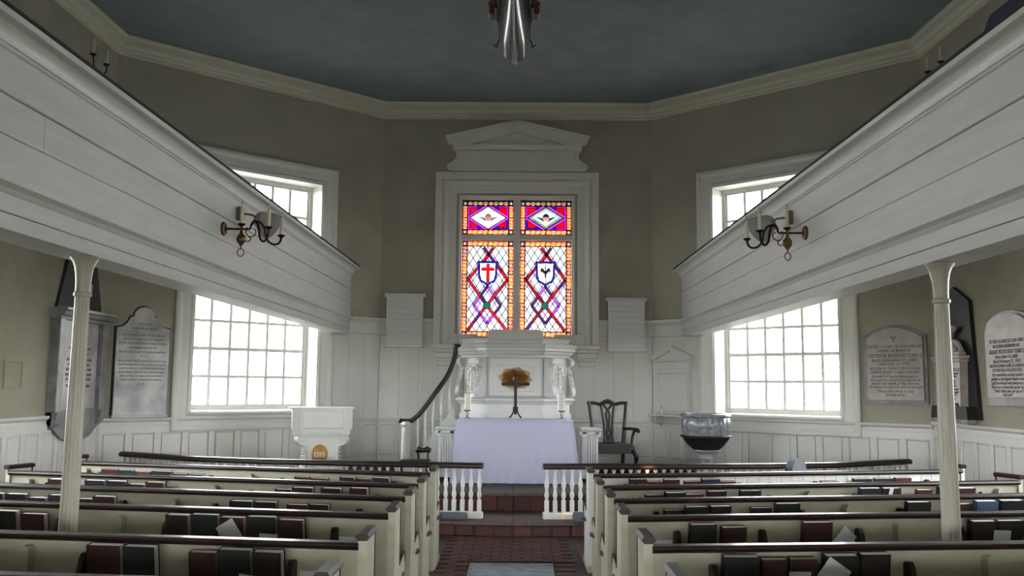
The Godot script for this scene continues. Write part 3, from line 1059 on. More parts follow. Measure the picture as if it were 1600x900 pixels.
func upper_light(called: String, label: String, at_x: float, which: int) -> void:
	var wd := 0.87
	var ht := 0.585
	var root := thing(called, label, "stained glass", Vector3(at_x, 4.175, -D - 0.20), 0, "", "structure")
	came = mb()
	var b := 0.082
	edge_came(rect(-wd / 2, 0, wd / 2, ht), 0.0, 0.02)
	border(root, Rect2(-wd / 2 + 0.008, 0.008, wd - 0.016, ht - 0.016), b, 2, 2, true)
	var x := wd / 2 - b - 0.012
	var y0 := b + 0.012
	var y1 := ht - b - 0.012
	var cy := (y0 + y1) / 2
	var loz := PackedVector2Array([Vector2(-x + 0.03, cy), Vector2(0, y0 + 0.004), Vector2(x - 0.03, cy), Vector2(0, y1 - 0.004)])
	glass_bit("cherub_lozenge", loz, "glass_cherub_%d" % which, root)
	edge_came(loz, 0.001, 0.014)
	var fat := Geometry2D.offset_polygon(loz, 0.004)[0]
	var line := Geometry2D.offset_polygon(loz, 0.034)[0]
	for q in [[-1, 1], [1, 1], [-1, -1], [1, -1]]:
		var s: float = q[0]
		var u: float = q[1]
		var corner := rect(minf(0.0, s * x), minf(cy, y1 if u > 0 else y0), maxf(0.0, s * x), maxf(cy, y1 if u > 0 else y0))
		for p in Geometry2D.clip_polygons(corner, fat):
			# pink strip against the lozenge, coloured fillets, a red heart
			for r in Geometry2D.intersect_polygons(p, line):
				glass_bit("pink_strip", r, "glass_pink", root)
			for r in Geometry2D.clip_polygons(p, line):
				var side := "glass_magenta" if (s < 0) == (which == 0) or u > 0 else "glass_blue"
				var cut := rect(minf(s * (x - 0.036), 0), minf(cy, cy + u * ((y1 - y0) / 2 - 0.03)), maxf(s * (x - 0.036), 0), maxf(cy, cy + u * ((y1 - y0) / 2 - 0.03)))
				cut = rect(minf(s * (x - 0.036), s * 0.17), cut[0].y, maxf(s * (x - 0.036), s * 0.17), cut[2].y)
				for h in Geometry2D.intersect_polygons(r, cut):
					glass_bit("red_piece", h, "glass_crimson" if which == 0 and s < 0 else "glass_cross", root)
				var post := rect(minf(s * 0.12, s * 0.17), y0, maxf(s * 0.12, s * 0.17), y1)
				for h in Geometry2D.clip_polygons(r, cut):
					for w in Geometry2D.intersect_polygons(h, post):
						glass_bit("blue_fillet", w, "glass_blue", root)
					for w in Geometry2D.clip_polygons(h, post):
						glass_bit("fillet", w, side, root)
	tag(obj("lead_came", came, M.lead, root), "", "", "", "stuff")

func stained_window() -> void:
	paint_glass()
	var root := thing("window_18", "tall white moulded window frame holding the stained glass over the pulpit", "window", Vector3(0, 2.31, -D), 0, "", "structure")
	var lt := Transform3D(Basis.IDENTITY, Vector3(0, -2.31, 0))
	var st := mb()
	var path := [Vector2(-0.96, 2.32), Vector2(-0.96, 4.80), Vector2(0.96, 4.80), Vector2(0.96, 2.32)]
	mould(st, [Vector2(0, -0.05), Vector2(0.39, -0.05), Vector2(0.39, 0.07), Vector2(0.385, 0.075), Vector2(0.285, 0.075), Vector2(0.275, 0.07), Vector2(0.268, 0.05), Vector2(0.255, 0.05), Vector2(0.24, 0.075), Vector2(0.225, 0.078), Vector2(0.21, 0.07), Vector2(0.185, 0.045), Vector2(0.165, 0.036), Vector2(0.16, 0.024), Vector2(0.09, 0.02), Vector2(0.085, 0.008), Vector2(0.045, 0.006), Vector2(0.04, -0.006), Vector2(0.0, -0.008)], path, false, lt)
	obj("casing", st, M.white, root)
	st = mb()
	mould(st, [Vector2(-0.045, -0.44), Vector2(0.0, -0.44), Vector2(0.0, -0.01), Vector2(-0.02, -0.015), Vector2(-0.025, -0.06), Vector2(-0.045, -0.065)], rect_path(-0.96, 2.42, 0.96, 4.81), true, lt)
	obj("jamb", st, M.white, root)
	st = mb()
	box(st, Vector3(-0.058, 2.45, -0.25), Vector3(0.058, 4.78, -0.12), 0.014, lt)
	obj("mullion", st, M.white, root)
	for s in [-1.0, 1.0]:
		st = mb()
		box(st, Vector3(s * 0.48 - 0.44, 4.072, -0.25), Vector3(s * 0.48 + 0.44, 4.172, -0.125), 0.014, lt)
		obj("transom", st, M.white, root)
	st = mb()
	box(st, Vector3(-1.0, 2.31, -0.3), Vector3(1.0, 2.47, -0.02), 0.01, lt)
	obj("sill", st, M.white, root)
	lower_light("stained_light", "left lower stained glass light with a red cross on a shield", -0.482, 0)
	lower_light("stained_light", "right lower stained glass light with a grey bird on a shield", 0.482, 1)
	upper_light("stained_light", "left upper stained glass light with a pale winged head in a lozenge", -0.485, 0)
	upper_light("stained_light", "right upper stained glass light with a dark-haired winged head in a lozenge", 0.485, 1)
	# pediment
	root = thing("pediment", "white triangular pediment with scroll brackets on top of the stained window", "pediment", Vector3(0, 5.205, -D), 0, "", "structure")
	lt = Transform3D(Basis.IDENTITY, Vector3(0, -5.205, 0))
	st = mb()
	box(st, Vector3(-0.965, 5.20, -0.02), Vector3(0.965, 5.56, 0.09), 0.006, lt)
	obj("frieze", st, M.white, root)
	for s in [-1.0, 1.0]:
		st = mb()
		var sc := [Vector2(0.93, 5.205), Vector2(1.12, 5.205)]
		sc.append_array(arc(Vector2(1.105, 5.272), 0.066, -60, 75, 8))
		sc.append_array([Vector2(1.08, 5.36), Vector2(1.035, 5.40), Vector2(1.01, 5.44), Vector2(1.02, 5.50), Vector2(1.05, 5.55), Vector2(0.93, 5.55)])
		prism(st, PackedVector2Array(sc), 0.0, 0.075, Transform3D(Basis(Vector3(s, 0, 0), Vector3.UP, Vector3(0, 0, 1)), lt.origin))
		var sb := obj("scroll_bracket", st, M.white, root)
		st = mb()
		var spiral := []
		for i in 22:
			var a := i * 0.42
			spiral.append(Vector3(s * (1.095 - cos(a) * (0.045 - i * 0.0018)), 5.272 + sin(a) * (0.045 - i * 0.0018), 0.076))
		tube(st, spiral, 0.006, 6, lt)
		obj("volute", st, M.white, sb)
	st = mb()
	mould(st, [Vector2(0, 0), Vector2(0, 0.09), Vector2(0.02, 0.09), Vector2(0.03, 0.11), Vector2(0.05, 0.13), Vector2(0.06, 0.15), Vector2(0.085, 0.16), Vector2(0.085, 0)], [Vector2(-1.07, 5.545), Vector2(1.07, 5.545)], false, lt)
	obj("cornice", st, M.white, root)
	st = mb()
	prism(st, PackedVector2Array([Vector2(-0.85, 5.62), Vector2(0.85, 5.62), Vector2(0, 5.86)]), 0, 0.075, lt)
	obj("tympanum", st, M.white, root)
	for s in [-1.0, 1.0]:
		st = mb()
		prism(st, PackedVector2Array([Vector2(0, 6.05), Vector2(0, 5.85), Vector2(0.80, 5.63), Vector2(1.13, 5.63), Vector2(1.20, 5.775)]), 0.0, 0.15, Transform3D(Basis(Vector3(s, 0, 0), Vector3.UP, Vector3(0, 0, 1)), lt.origin))
		var rk := obj("raking_cornice", st, M.white, root)
		st = mb()
		prism(st, PackedVector2Array([Vector2(0, 6.052), Vector2(0, 6.012), Vector2(1.185, 5.742), Vector2(1.205, 5.778)]), 0.15, 0.175, Transform3D(Basis(Vector3(s, 0, 0), Vector3.UP, Vector3(0, 0, 1)), lt.origin))
		obj("fillet", st, M.white, rk)
	# corbels under the frame
	for s in [-1.0, 1.0]:
		root = thing("corbel", "white stepped corbel under the %s foot of the stained window frame" % ("left" if s < 0 else "right"), "corbel", Vector3(s * 1.15, 2.0, -D), 0, "", "structure")
		var k := 0
		for r in [[0.22, 0.255, 0.33, 0.15], [0.195, 0.20, 0.255, 0.125], [0.165, 0.11, 0.2, 0.105], [0.15, 0.06, 0.11, 0.09], [0.135, -0.02, 0.06, 0.075]]:
			st = mb()
			box(st, Vector3(-r[0], r[1], -0.01), Vector3(r[0], r[2] + 0.001, r[3]), 0.01)
			obj("moulding", st, M.white, root)
			k += 1

func hymn_board(label: String, x: float, y0: float, y1: float) -> void:
	var root := thing("hymn_board", label, "hymn board", Vector3(x, y0, -D + 0.072))
	var h := y1 - y0
	var st := mb()
	box(st, Vector3(-0.295, 0.01, 0), Vector3(0.295, h - 0.03, 0.03), 0.003)
	obj("backing", st, M.white_fresh, root)
	st = mb()
	box(st, Vector3(-0.31, 0, 0), Vector3(0.31, 0.05, 0.075), 0.01)
	obj("bottom_ledge", st, M.white_fresh, root)
	st = mb()
	prism(st, PackedVector2Array([Vector2(0, -0.055), Vector2(0.05, -0.055), Vector2(0.056, -0.035), Vector2(0.072, -0.02), Vector2(0.08, -0.012), Vector2(0.08, 0), Vector2(0, 0)]), -0.33, 0.33, Transform3D(Basis(Vector3(0, 0, 1), Vector3.UP, Vector3(-1, 0, 0)), Vector3(0, h, 0)))
	obj("cap_moulding", st, M.white_fresh, root)
	for s in [-1.0, 1.0]:
		st = mb()
		box(st, Vector3(s * 0.285 - 0.012, 0.05, 0.03), Vector3(s * 0.285 + 0.012, h - 0.05, 0.056), 0.003)
		obj("side_rail", st, M.white_fresh, root)
	var rows := [0.055, 0.145, 0.245, 0.34, 0.445, 0.545, 0.645, 0.74, 0.815]
	for i in rows.size() - 1:
		st = mb()
		var a: float = rows[i]
		var b: float = rows[i + 1] - 0.006
		# each strip leans out a little at its foot, so that a card can stand behind it
		prism(st, PackedVector2Array([Vector2(0.028, a), Vector2(0.046, a), Vector2(0.050, a + 0.012), Vector2(0.036, b), Vector2(0.028, b)]), -0.272, 0.272, Transform3D(Basis(Vector3(0, 0, 1), Vector3.UP, Vector3(-1, 0, 0)), Vector3.ZERO))
		obj("slat", st, M.white_fresh, root)
# ---------------------------------------------------------------- the altar end
func text_mesh(parent: Node, s: String, size: float, p: Vector3, m: Material, font := "Droid Serif", depth := 0.003, bold := false) -> MeshInstance3D:
	var t := TextMesh.new()
	var f := SystemFont.new()
	f.font_names = PackedStringArray([font])
	if bold:
		f.font_weight = 700
	t.font = f
	t.text = s
	t.font_size = 32
	t.pixel_size = size / 32.0
	t.depth = depth
	return inst("inscription", t, m, parent, Transform3D(Basis.IDENTITY, p))

const BALUSTER := [Vector2(0.017, 0), Vector2(0.017, 0.02), Vector2(0.024, 0.035), Vector2(0.027, 0.06), Vector2(0.023, 0.085), Vector2(0.015, 0.098), Vector2(0.02, 0.105), Vector2(0.02, 0.115), Vector2(0.016, 0.122), Vector2(0.024, 0.15), Vector2(0.028, 0.175), Vector2(0.025, 0.20), Vector2(0.017, 0.245), Vector2(0.0135, 0.285), Vector2(0.014, 0.31), Vector2(0.02, 0.318), Vector2(0.02, 0.328), Vector2(0.015, 0.335), Vector2(0.018, 0.35)]

func communion_rail(s: float, label: String) -> void:
	var root := thing("communion_rail", label, "altar rail", Vector3(s * 0.345, STEP, -10.32))
	var pts := [Vector2(0.345, -10.32), Vector2(1.7, -10.45), Vector2(3.0, -10.64), Vector2(3.9, -10.90), Vector2(5.02, -11.52)]
	var line := []
	for p in pts:
		line.append(Vector2(s * p.x, p.y))
	if s < 0:
		line.reverse()
	var t := Transform3D(Basis.IDENTITY, Vector3(-root.position.x, 0, 10.32)) * horizontal()
	var st := mb()
	mould(st, [Vector2(-0.05, 0.555), Vector2(0.05, 0.555), Vector2(0.06, 0.575), Vector2(0.058, 0.597), Vector2(0.04, 0.613), Vector2(0.0, 0.619), Vector2(-0.04, 0.613), Vector2(-0.058, 0.597), Vector2(-0.06, 0.575)], line, false, t)
	obj("handrail", st, M.mahogany, root)
	st = mb()
	mould(st, [Vector2(-0.055, 0), Vector2(0.055, 0), Vector2(0.055, 0.055), Vector2(0.045, 0.07), Vector2(-0.045, 0.07), Vector2(-0.055, 0.055)], line, false, t)
	obj("plinth", st, M.white, root)
	st = mb()
	box(st, Vector3(-0.024, 0.06, -0.024), Vector3(0.024, 0.205, 0.024), 0.003)
	lathe(st, BALUSTER, 12, at(Vector3(0, 0.203, 0)))
	box(st, Vector3(-0.022, 0.535, -0.022), Vector3(0.022, 0.565, 0.022), 0.003)
	st.generate_normals()
	var mesh := st.commit()
	for i in pts.size() - 1:
		var a: Vector2 = pts[i]
		var b: Vector2 = pts[i + 1]
		var n := int(round(a.distance_to(b) / 0.1))
		for k in n:
			var p := a.lerp(b, (k + 0.4) / n)
			inst("baluster", mesh, M.white, root, at(Vector3(s * p.x - root.position.x, 0, p.y + 10.32), -atan2(s * (b.y - a.y), b.x - a.x)))

func pulpit() -> void:
	var root := thing("pulpit", "white faceted pulpit with carved scroll brackets and gilt sunburst panel", "pulpit", Vector3(0, PLAT, -13.3))
	# the plan: a front face and two canted faces; p(k) gives its left corners at a spread k
	var plan := func(spread: float) -> Array:
		return [Vector2(-0.86 - spread, -0.55), Vector2(-0.86 - spread, -0.42 + spread * 0.3), Vector2(-0.42 - spread * 0.45, 0.0 + spread), Vector2(0.42 + spread * 0.45, 0.0 + spread), Vector2(0.86 + spread, -0.42 + spread * 0.3), Vector2(0.86 + spread, -0.55)]
	var up := horizontal()
	var st := mb()
	prism(st, PackedVector2Array(plan.call(-0.03)), 0.0, 1.02, up)
	obj("base", st, M.white_fresh, root)
	st = mb()
	prism(st, PackedVector2Array(plan.call(-0.005)), 0.78, 0.86, up)
	obj("base_moulding", st, M.white_fresh, root)
	# profiles run round the faces: d outward from the face, h up
	var round_faces := func(to: SurfaceTool, prof: Array) -> void:
		var line: Array = plan.call(0.0)
		mould(to, prof, line, false, up)
	st = mb()
	round_faces.call(st, [Vector2(-0.08, 1.0), Vector2(0.0, 1.0), Vector2(0.012, 1.015), Vector2(0.03, 1.045), Vector2(0.055, 1.058), Vector2(0.055, 1.082), Vector2(0.03, 1.09), Vector2(-0.02, 1.125), Vector2(-0.08, 1.13)])
	obj("lower_moulding", st, M.white_fresh, root)
	st = mb()
	prism(st, PackedVector2Array(plan.call(-0.085)), 1.10, 1.72, up)
	obj("body", st, M.white_fresh, root)
	st = mb()
	round_faces.call(st, [Vector2(-0.10, 1.68), Vector2(-0.06, 1.68), Vector2(-0.045, 1.70), Vector2(-0.02, 1.705), Vector2(-0.02, 1.73), Vector2(0.0, 1.74), Vector2(0.022, 1.765), Vector2(0.028, 1.79), Vector2(0.06, 1.80), Vector2(0.06, 1.835), Vector2(0.068, 1.84), Vector2(0.085, 1.875), Vector2(0.095, 1.90), Vector2(0.02, 1.915), Vector2(-0.10, 1.92)])
	obj("cornice_moulding", st, M.white_fresh, root)
	st = mb()
	round_faces.call(st, [Vector2(-0.10, 1.90), Vector2(-0.035, 1.90), Vector2(-0.035, 1.955), Vector2(-0.015, 1.965), Vector2(-0.01, 1.985), Vector2(-0.10, 1.99)])
	obj("parapet_moulding", st, M.white_fresh, root)
	st = mb()
	prism(st, PackedVector2Array(plan.call(-0.05)), 1.89, 1.985, up)
	obj("parapet", st, M.white_fresh, root)
	# the book desk on top
	st = mb()
	prism(st, PackedVector2Array([Vector2(-0.42, 1.98), Vector2(0.42, 1.98), Vector2(0.415, 2.06), Vector2(0.375, 2.115), Vector2(-0.375, 2.115), Vector2(-0.415, 2.06)]), -0.06, -0.01)
	obj("book_desk", st, M.white_fresh, root)
	# the front panel and its sunburst
	st = mb()
	mould(st, [Vector2(0, 0), Vector2(0.05, 0), Vector2(0.05, 0.012), Vector2(0.012, 0.012), Vector2(0.0, 0.004)], rect_path(-0.27, 1.20, 0.27, 1.575), true, at(Vector3(0, 0, -0.086)))
	obj("panel_frame", st, M.white_fresh, root)
	st = mb()
	var out := PackedVector2Array()
	var rays := 56
	for i in rays * 2:
		var a := TAU * i / (rays * 2)
		var k := (1.0 if i % 2 == 0 else 0.76) * (1.0 + 0.06 * sin(i * 2.7))
		out.append(Vector2(cos(a) * 0.245 * k, 1.385 + sin(a) * 0.165 * k))
	prism(st, out, -0.083, -0.074)
	var sun := obj("sunburst", st, M.gold, root)
	st = mb()
	for i in rays * 2:
		var a := TAU * i / (rays * 2)
		var k := (1.0 if i % 2 == 0 else 0.76) * (1.0 + 0.06 * sin(i * 2.7))
		var h := TAU / (rays * 4.4)
		var p0 := Vector3(cos(a - h) * 0.235 * k, 1.385 + sin(a - h) * 0.158 * k, -0.074)
		var p1 := Vector3(cos(a + h) * 0.235 * k, 1.385 + sin(a + h) * 0.158 * k, -0.074)
		var tip := Vector3(cos(a) * 0.25 * k, 1.385 + sin(a) * 0.17 * k, -0.068)
		var hub0 := Vector3(cos(a - h) * 0.04, 1.385 + sin(a - h) * 0.03, -0.074)
		var hub1 := Vector3(cos(a + h) * 0.04, 1.385 + sin(a + h) * 0.03, -0.074)
		var hub := Vector3(cos(a) * 0.05, 1.385 + sin(a) * 0.036, -0.062)
		quad(st, hub0, p0, tip, hub)
		quad(st, hub, tip, p1, hub1)
	obj("rays", st, M.gold, sun)
	# pilaster faces with carved panels on the cants, each between a pair of scrolls
	for s in [-1.0, 1.0]:
		var face := Transform3D(Basis(Vector3.UP, s * 0.762), Vector3(s * 0.64, 0, -0.235))
		st = mb()
		box(st, Vector3(-0.19, 1.10, -0.06), Vector3(0.19, 1.70, 0.03), 0.008, face)
		var pil := obj("pilaster", st, M.white_fresh, root)
		st = mb()
		mould(st, [Vector2(0, 0), Vector2(0.03, 0), Vector2(0.03, 0.014), Vector2(0.008, 0.014)], rect_path(-0.115, 1.17, 0.115, 1.60), true, face * at(Vector3(0, 0, 0.03)))
		obj("panel_frame", st, M.white_fresh, pil)
		st = mb()
		for i in 120:
			var p := Vector3(rng.randf_range(-0.10, 0.10), rng.randf_range(1.185, 1.585), 0.03)
			if absf(p.x) < 0.022 and p.y > 1.24 and p.y < 1.5:
				continue
			var d := Vector3(rng.randf_range(-0.014, 0.014), rng.randf_range(-0.014, 0.014), 0.0)
			tube(st, [p - d, p + Vector3(d.y, -d.x, 0.010), p + d], 0.0055, 4, face)
		box(st, Vector3(-0.014, 1.25, 0.028), Vector3(0.014, 1.49, 0.044), 0.005, face)
		obj("carving", st, M.white_fresh, pil)
		for e in [-1.0, 1.0]:
			# scroll bracket in profile: small volute above, long body, larger volute below
			var side := Transform3D(face.basis, face * Vector3(e * 0.205, 0, 0.0))
			var prof := []
			prof.append_array([Vector2(-0.05, 1.70), Vector2(0.06, 1.70)])
			prof.append_array(arc(Vector2(0.065, 1.635), 0.06, 85, -75, 10))
			prof.append_array([Vector2(0.035, 1.55), Vector2(0.06, 1.44), Vector2(0.11, 1.32), Vector2(0.14, 1.23)])
			prof.append_array(arc(Vector2(0.085, 1.18), 0.07, 30, -95, 9))
			prof.append_array([Vector2(-0.05, 1.11)])
			st = mb()
			var turn := Transform3D(Basis(Vector3(0, 0, 1), Vector3.UP, Vector3(-1, 0, 0)), Vector3.ZERO)
			prism(st, PackedVector2Array(prof), -0.04, 0.04, side * turn)
			var br := obj("scroll_bracket", st, M.white_fresh, root)
			st = mb()
			for c in [[Vector2(0.065, 1.635), 0.046], [Vector2(0.085, 1.18), 0.055]]:
				for f in [-1.0, 1.0]:
					var sp := []
					for i in 20:
						var a := i * 0.5
						var r: float = c[1] * (1.0 - i / 22.0)
						sp.append(Vector3(f * 0.041, c[0].y + sin(a) * r, c[0].x + cos(a) * r))
					tube(st, sp, 0.006, 5, side)
			for i in 9:
				tube(st, [Vector3(-0.03, 1.54 - i * 0.033, 0.05 + i * 0.0105), Vector3(0.0, 1.53 - i * 0.033, 0.062 + i * 0.0105), Vector3(0.03, 1.54 - i * 0.033, 0.05 + i * 0.0105)], 0.009, 5, side)
			obj("carved_volute", st, M.white_fresh, br)

func pulpit_stair() -> void:
	var root := thing("pulpit_stair", "white baluster stair with black curved handrail climbing to the pulpit", "stair", Vector3(-1.25, PLAT, -13.2))
	var o := -root.position
	var st := mb()
	# newel at the foot
	lathe(st, [Vector2(0, 0), Vector2(0.10, 0), Vector2(0.10, 0.06), Vector2(0.085, 0.09), Vector2(0.078, 0.12), Vector2(0.062, 0.66), Vector2(0.075, 0.675), Vector2(0.085, 0.70), Vector2(0.078, 0.72), Vector2(0.06, 0.735), Vector2(0.055, 0.745), Vector2(0, 0.745)], 16, at(Vector3(-1.60, 0, -13.2) + Vector3(o.x, 0, o.z)))
	obj("newel", st, M.white, root)
	var rail := [Vector3(-1.70, 1.145, -13.2), Vector3(-1.66, 1.135, -13.2), Vector3(-1.56, 1.135, -13.2), Vector3(-1.49, 1.165, -13.2), Vector3(-1.36, 1.30, -13.22), Vector3(-1.18, 1.56, -13.28), Vector3(-1.03, 1.78, -13.34), Vector3(-0.955, 1.95, -13.38), Vector3(-0.915, 2.10, -13.40), Vector3(-0.905, 2.20, -13.41), Vector3(-0.90, 2.255, -13.41)]
	var curve := Curve3D.new()
	for i in rail.size():
		var tan_: Vector3 = (rail[mini(i + 1, rail.size() - 1)] - rail[maxi(i - 1, 0)]) / 6.0
		curve.add_point(rail[i] + o, -tan_, tan_)
	var pts := Array(curve.tessellate_even_length(4, 0.04))
	st = mb()
	tube(st, pts, 0.037, 10)
	tube(st, [rail[9] + o + Vector3(-0.02, 0.06, 0), rail[9] + o + Vector3(0.05, 0.062, 0), rail[9] + o + Vector3(0.085, 0.068, 0)], [0.03, 0.028, 0.012], 8)
	obj("handrail", st, M.dark_wood, root)
	# balusters from the treads to the rail
	for i in 7:
		var x: float = [-1.43, -1.32, -1.205, -1.09, -0.975, -1.52, -0.93][i]
		if i >= 5:
			continue
		var best := 10.0
		var top := Vector3.ZERO
		for p: Vector3 in pts:
			if absf(p.x - o.x - x) < best:
				best = absf(p.x - o.x - x)
				top = p - o
		var foot := PLAT + 0.10 + i * 0.19
		var h := top.y - foot - 0.02
		st = mb()
		box(st, Vector3(-0.022, 0, -0.022), Vector3(0.022, h * 0.25, 0.022), 0.003)
		lathe(st, [Vector2(0.016, h * 0.25), Vector2(0.024, h * 0.28), Vector2(0.017, h * 0.33), Vector2(0.025, h * 0.42), Vector2(0.024, h * 0.47), Vector2(0.016, h * 0.56), Vector2(0.021, h * 0.575), Vector2(0.015, h * 0.60), Vector2(0.020, h * 0.72), Vector2(0.014, h * 0.97), Vector2(0.014, h)], 12)
		obj("baluster", st, M.white, root, at(Vector3(x, foot, top.z) + o))
	for i in 5:
		var x0 := -1.52 + i * 0.125
		var y := 0.16 * (i + 1)
		st = mb()
		box(st, Vector3(x0, 0 if i == 0 else y - 0.19, -14.05) + Vector3(o.x, 0, o.z), Vector3(x0 + 0.145, y, -13.24) + Vector3(o.x, 0, o.z), 0.008)
		obj("tread", st, M.white, root)
	st = mb()
	var string := [Vector2(-1.54, 0.0), Vector2(-1.54, 0.13), Vector2(-0.90, 0.96), Vector2(-0.90, 0.0)]
	prism(st, PackedVector2Array(string), -13.26, -13.23, Transform3D(Basis.IDENTITY, Vector3(o.x, 0, o.z)))
	obj("string_board", st, M.white, root)

func altar() -> void:
	var tb := thing("altar_table", "altar table hidden under the white cloth", "table", Vector3(0.0, PLAT, -12.10))
	var st := mb()
	box(st, Vector3(-0.755, 0.785, -0.33), Vector3(0.755, 0.825, 0.33), 0.008)
	obj("tabletop", st, M.dark_wood, tb)
	for x in [-0.68, 0.68]:
		for z in [-0.27, 0.27]:
			st = mb()
			box(st, Vector3(x - 0.035, 0, z - 0.035), Vector3(x + 0.035, 0.786, z + 0.035), 0.006)
			obj("leg", st, M.dark_wood, tb)
	# the cloth: a flat top and a skirt whose hem is lower before and behind than at the ends
	st = mb()
	SG += 1
	st.set_smooth_group(SG)
	var hx := 0.768
	var hz := 0.345
	var rim := []
	var per := []
	var corner := 0.03
	for side in 4:
		var n := 44 if side % 2 == 0 else 22
		for i in n:
			var u := float(i) / n
			match side:
				0: per.append([Vector2(lerpf(-hx, hx, u), hz), Vector2(0, 1), u, 0])
				1: per.append([Vector2(hx, lerpf(hz, -hz, u)), Vector2(1, 0), u, 1])
				2: per.append([Vector2(lerpf(hx, -hx, u), -hz), Vector2(0, -1), u, 2])
				3: per.append([Vector2(-hx, lerpf(-hz, hz, u)), Vector2(-1, 0), u, 3])
	var rows := 12
	var grid := []
	for e in per.size():
		var p: Vector2 = per[e][0]
		var nrm: Vector2 = per[e][1]
		var u: float = per[e][2]
		var side: int = per[e][3]
		var near := minf(u, 1.0 - u)
		var c := exp(-near * near * (900.0 if side % 2 == 0 else 220.0))     # 1 at a corner
		var diag := Vector2(signf(p.x), signf(p.y)).normalized()
		nrm = nrm.lerp(diag, c * 0.8).normalized()
		var drop := 0.815 if side % 2 == 0 else lerpf(0.50, 0.80, c)
		if side == 0 and u > 0.97:
			drop += 0.012
		var col := []
		for r in rows + 1:
			var v := float(r) / rows
			var wave := 0.006 * sin(u * 31.0 + side * 2.0) + 0.005 * sin(u * 67.0 + 1.0 + side) + 0.004 * sin(u * 13.0)
			if side % 2: wave *= 1.8
			var out := 0.012 * sqrt(v) + v * (0.012 + wave * 1.6 + 0.075 * c)
			col.append(Vector3(p.x + nrm.x * out, 0.832 - v * drop - (0.0 if r else 0.0), p.y + nrm.y * out))
		grid.append(col)
	for e in grid.size():
		var f := (e + 1) % grid.size()
		for r in rows:
			quad(st, grid[e][r + 1], grid[f][r + 1], grid[f][r], grid[e][r])
		tri(st, grid[e][0], grid[f][0], Vector3(0, 0.835, 0))
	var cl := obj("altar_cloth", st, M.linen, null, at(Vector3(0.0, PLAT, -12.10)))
	tag(cl, "plain white cloth hanging to the floor over the altar table", "tablecloth")
	# the cross
	var y := PLAT + 0.838
	var cr := thing("altar_cross", "slim dark cross on four splayed feet standing on the altar cloth", "cross", Vector3(0.012, y, -12.22))
	st = mb()
	box(st, Vector3(-0.02, 0.05, -0.02), Vector3(0.02, 0.635, 0.02), 0.003)
	obj("shaft", st, M.iron, cr)
	st = mb()
	box(st, Vector3(-0.19, 0.443, -0.018), Vector3(0.19, 0.482, 0.018), 0.003)
	obj("arm", st, M.iron, cr)
	st = mb()
	box(st, Vector3(-0.035, 0.10, -0.035), Vector3(0.035, 0.155, 0.035), 0.004)
	obj("collar", st, M.iron, cr)
	for k in 4:
		var a := PI / 4 + k * PI / 2
		st = mb()
		tube(st, bez(Vector3(cos(a) * 0.03, 0.13, sin(a) * 0.03), Vector3(cos(a) * 0.04, 0.07, sin(a) * 0.04), Vector3(cos(a) * 0.07, 0.03, sin(a) * 0.07), Vector3(cos(a) * 0.115, 0.009, sin(a) * 0.115), 6), [0.011, 0.011, 0.011, 0.010, 0.010, 0.009, 0.008], 6)
		obj("foot", st, M.iron, cr)
	for s in [-1.0, 1.0]:
		var hc := thing("candle_glass", "cream candle in a tall glass hurricane, %s end of the altar cloth" % ("left" if s < 0 else "right"), "candle", Vector3(0.635 * s, y, -12.05))
		st = mb()
		lathe(st, [Vector2(0, 0), Vector2(0.055, 0), Vector2(0.056, 0.006), Vector2(0.02, 0.014), Vector2(0.011, 0.03), Vector2(0.018, 0.045), Vector2(0.024, 0.058), Vector2(0.014, 0.075), Vector2(0.014, 0.085), Vector2(0.04, 0.098), Vector2(0.052, 0.115), Vector2(0, 0.115)], 20)
		obj("stem", st, M.clear_glass, hc)
		st = mb()
		lathe(st, [Vector2(0.052, 0.113), Vector2(0.055, 0.14), Vector2(0.055, 0.31), Vector2(0.062, 0.335), Vector2(0.068, 0.345)], 24)
		obj("glass", st, M.jar_glass, hc)
		st = mb()
		lathe(st, [Vector2(0, 0.117), Vector2(0.034, 0.117), Vector2(0.036, 0.125), Vector2(0.036, 0.325), Vector2(0.033, 0.331), Vector2(0.01, 0.327), Vector2(0, 0.327)], 20)
		tube(st, [Vector3(0, 0.325, 0), Vector3(0.002, 0.34, 0)], 0.0016, 5)
		obj("candle", st, M.candle, hc)
		var pd := thing("pedestal", "white fluted pedestal with scroll capital, %s of the altar table" % ("left" if s < 0 else "right"), "pedestal", Vector3(-0.962 if s < 0 else 1.07, PLAT, -12.68))
		st = mb()
		box(st, Vector3(-0.125, 0, -0.125), Vector3(0.125, 0.06, 0.125), 0.01)
		obj("base", st, M.white_fresh, pd)
		st = mb()
		box(st, Vector3(-0.10, 0.06, -0.10), Vector3(0.10, 0.60, 0.088), 0.005)
		obj("shaft", st, M.white_fresh, pd)
		for i in 5:
			st = mb()
			tube(st, [Vector3(-0.07 + i * 0.035, 0.08, 0.09), Vector3(-0.07 + i * 0.035, 0.58, 0.09)], 0.012, 8)
			tube(st, [Vector3(0.10 * -s, 0.08, -0.07 + i * 0.035), Vector3(0.10 * -s, 0.58, -0.07 + i * 0.035)], 0.012, 8)
			obj("reed", st, M.white_fresh, pd)
		st = mb()
		box(st, Vector3(-0.125, 0.60, -0.12), Vector3(0.125, 0.655, 0.12), 0.012)
		for e in [-1.0, 1.0]:
			lathe(st, [Vector2(0, -0.12), Vector2(0.042, -0.12), Vector2(0.046, -0.11), Vector2(0.046, 0.11), Vector2(0.042, 0.12), Vector2(0, 0.12)], 16, Transform3D(Basis(Vector3.RIGHT, PI / 2), Vector3(e * 0.10, 0.612, 0)))
		obj("capital", st, M.white_fresh, pd)
		st = mb()
		box(st, Vector3(-0.145, 0.655, -0.14), Vector3(0.145, 0.70, 0.14), 0.014)
		obj("abacus", st, M.white_fresh, pd)

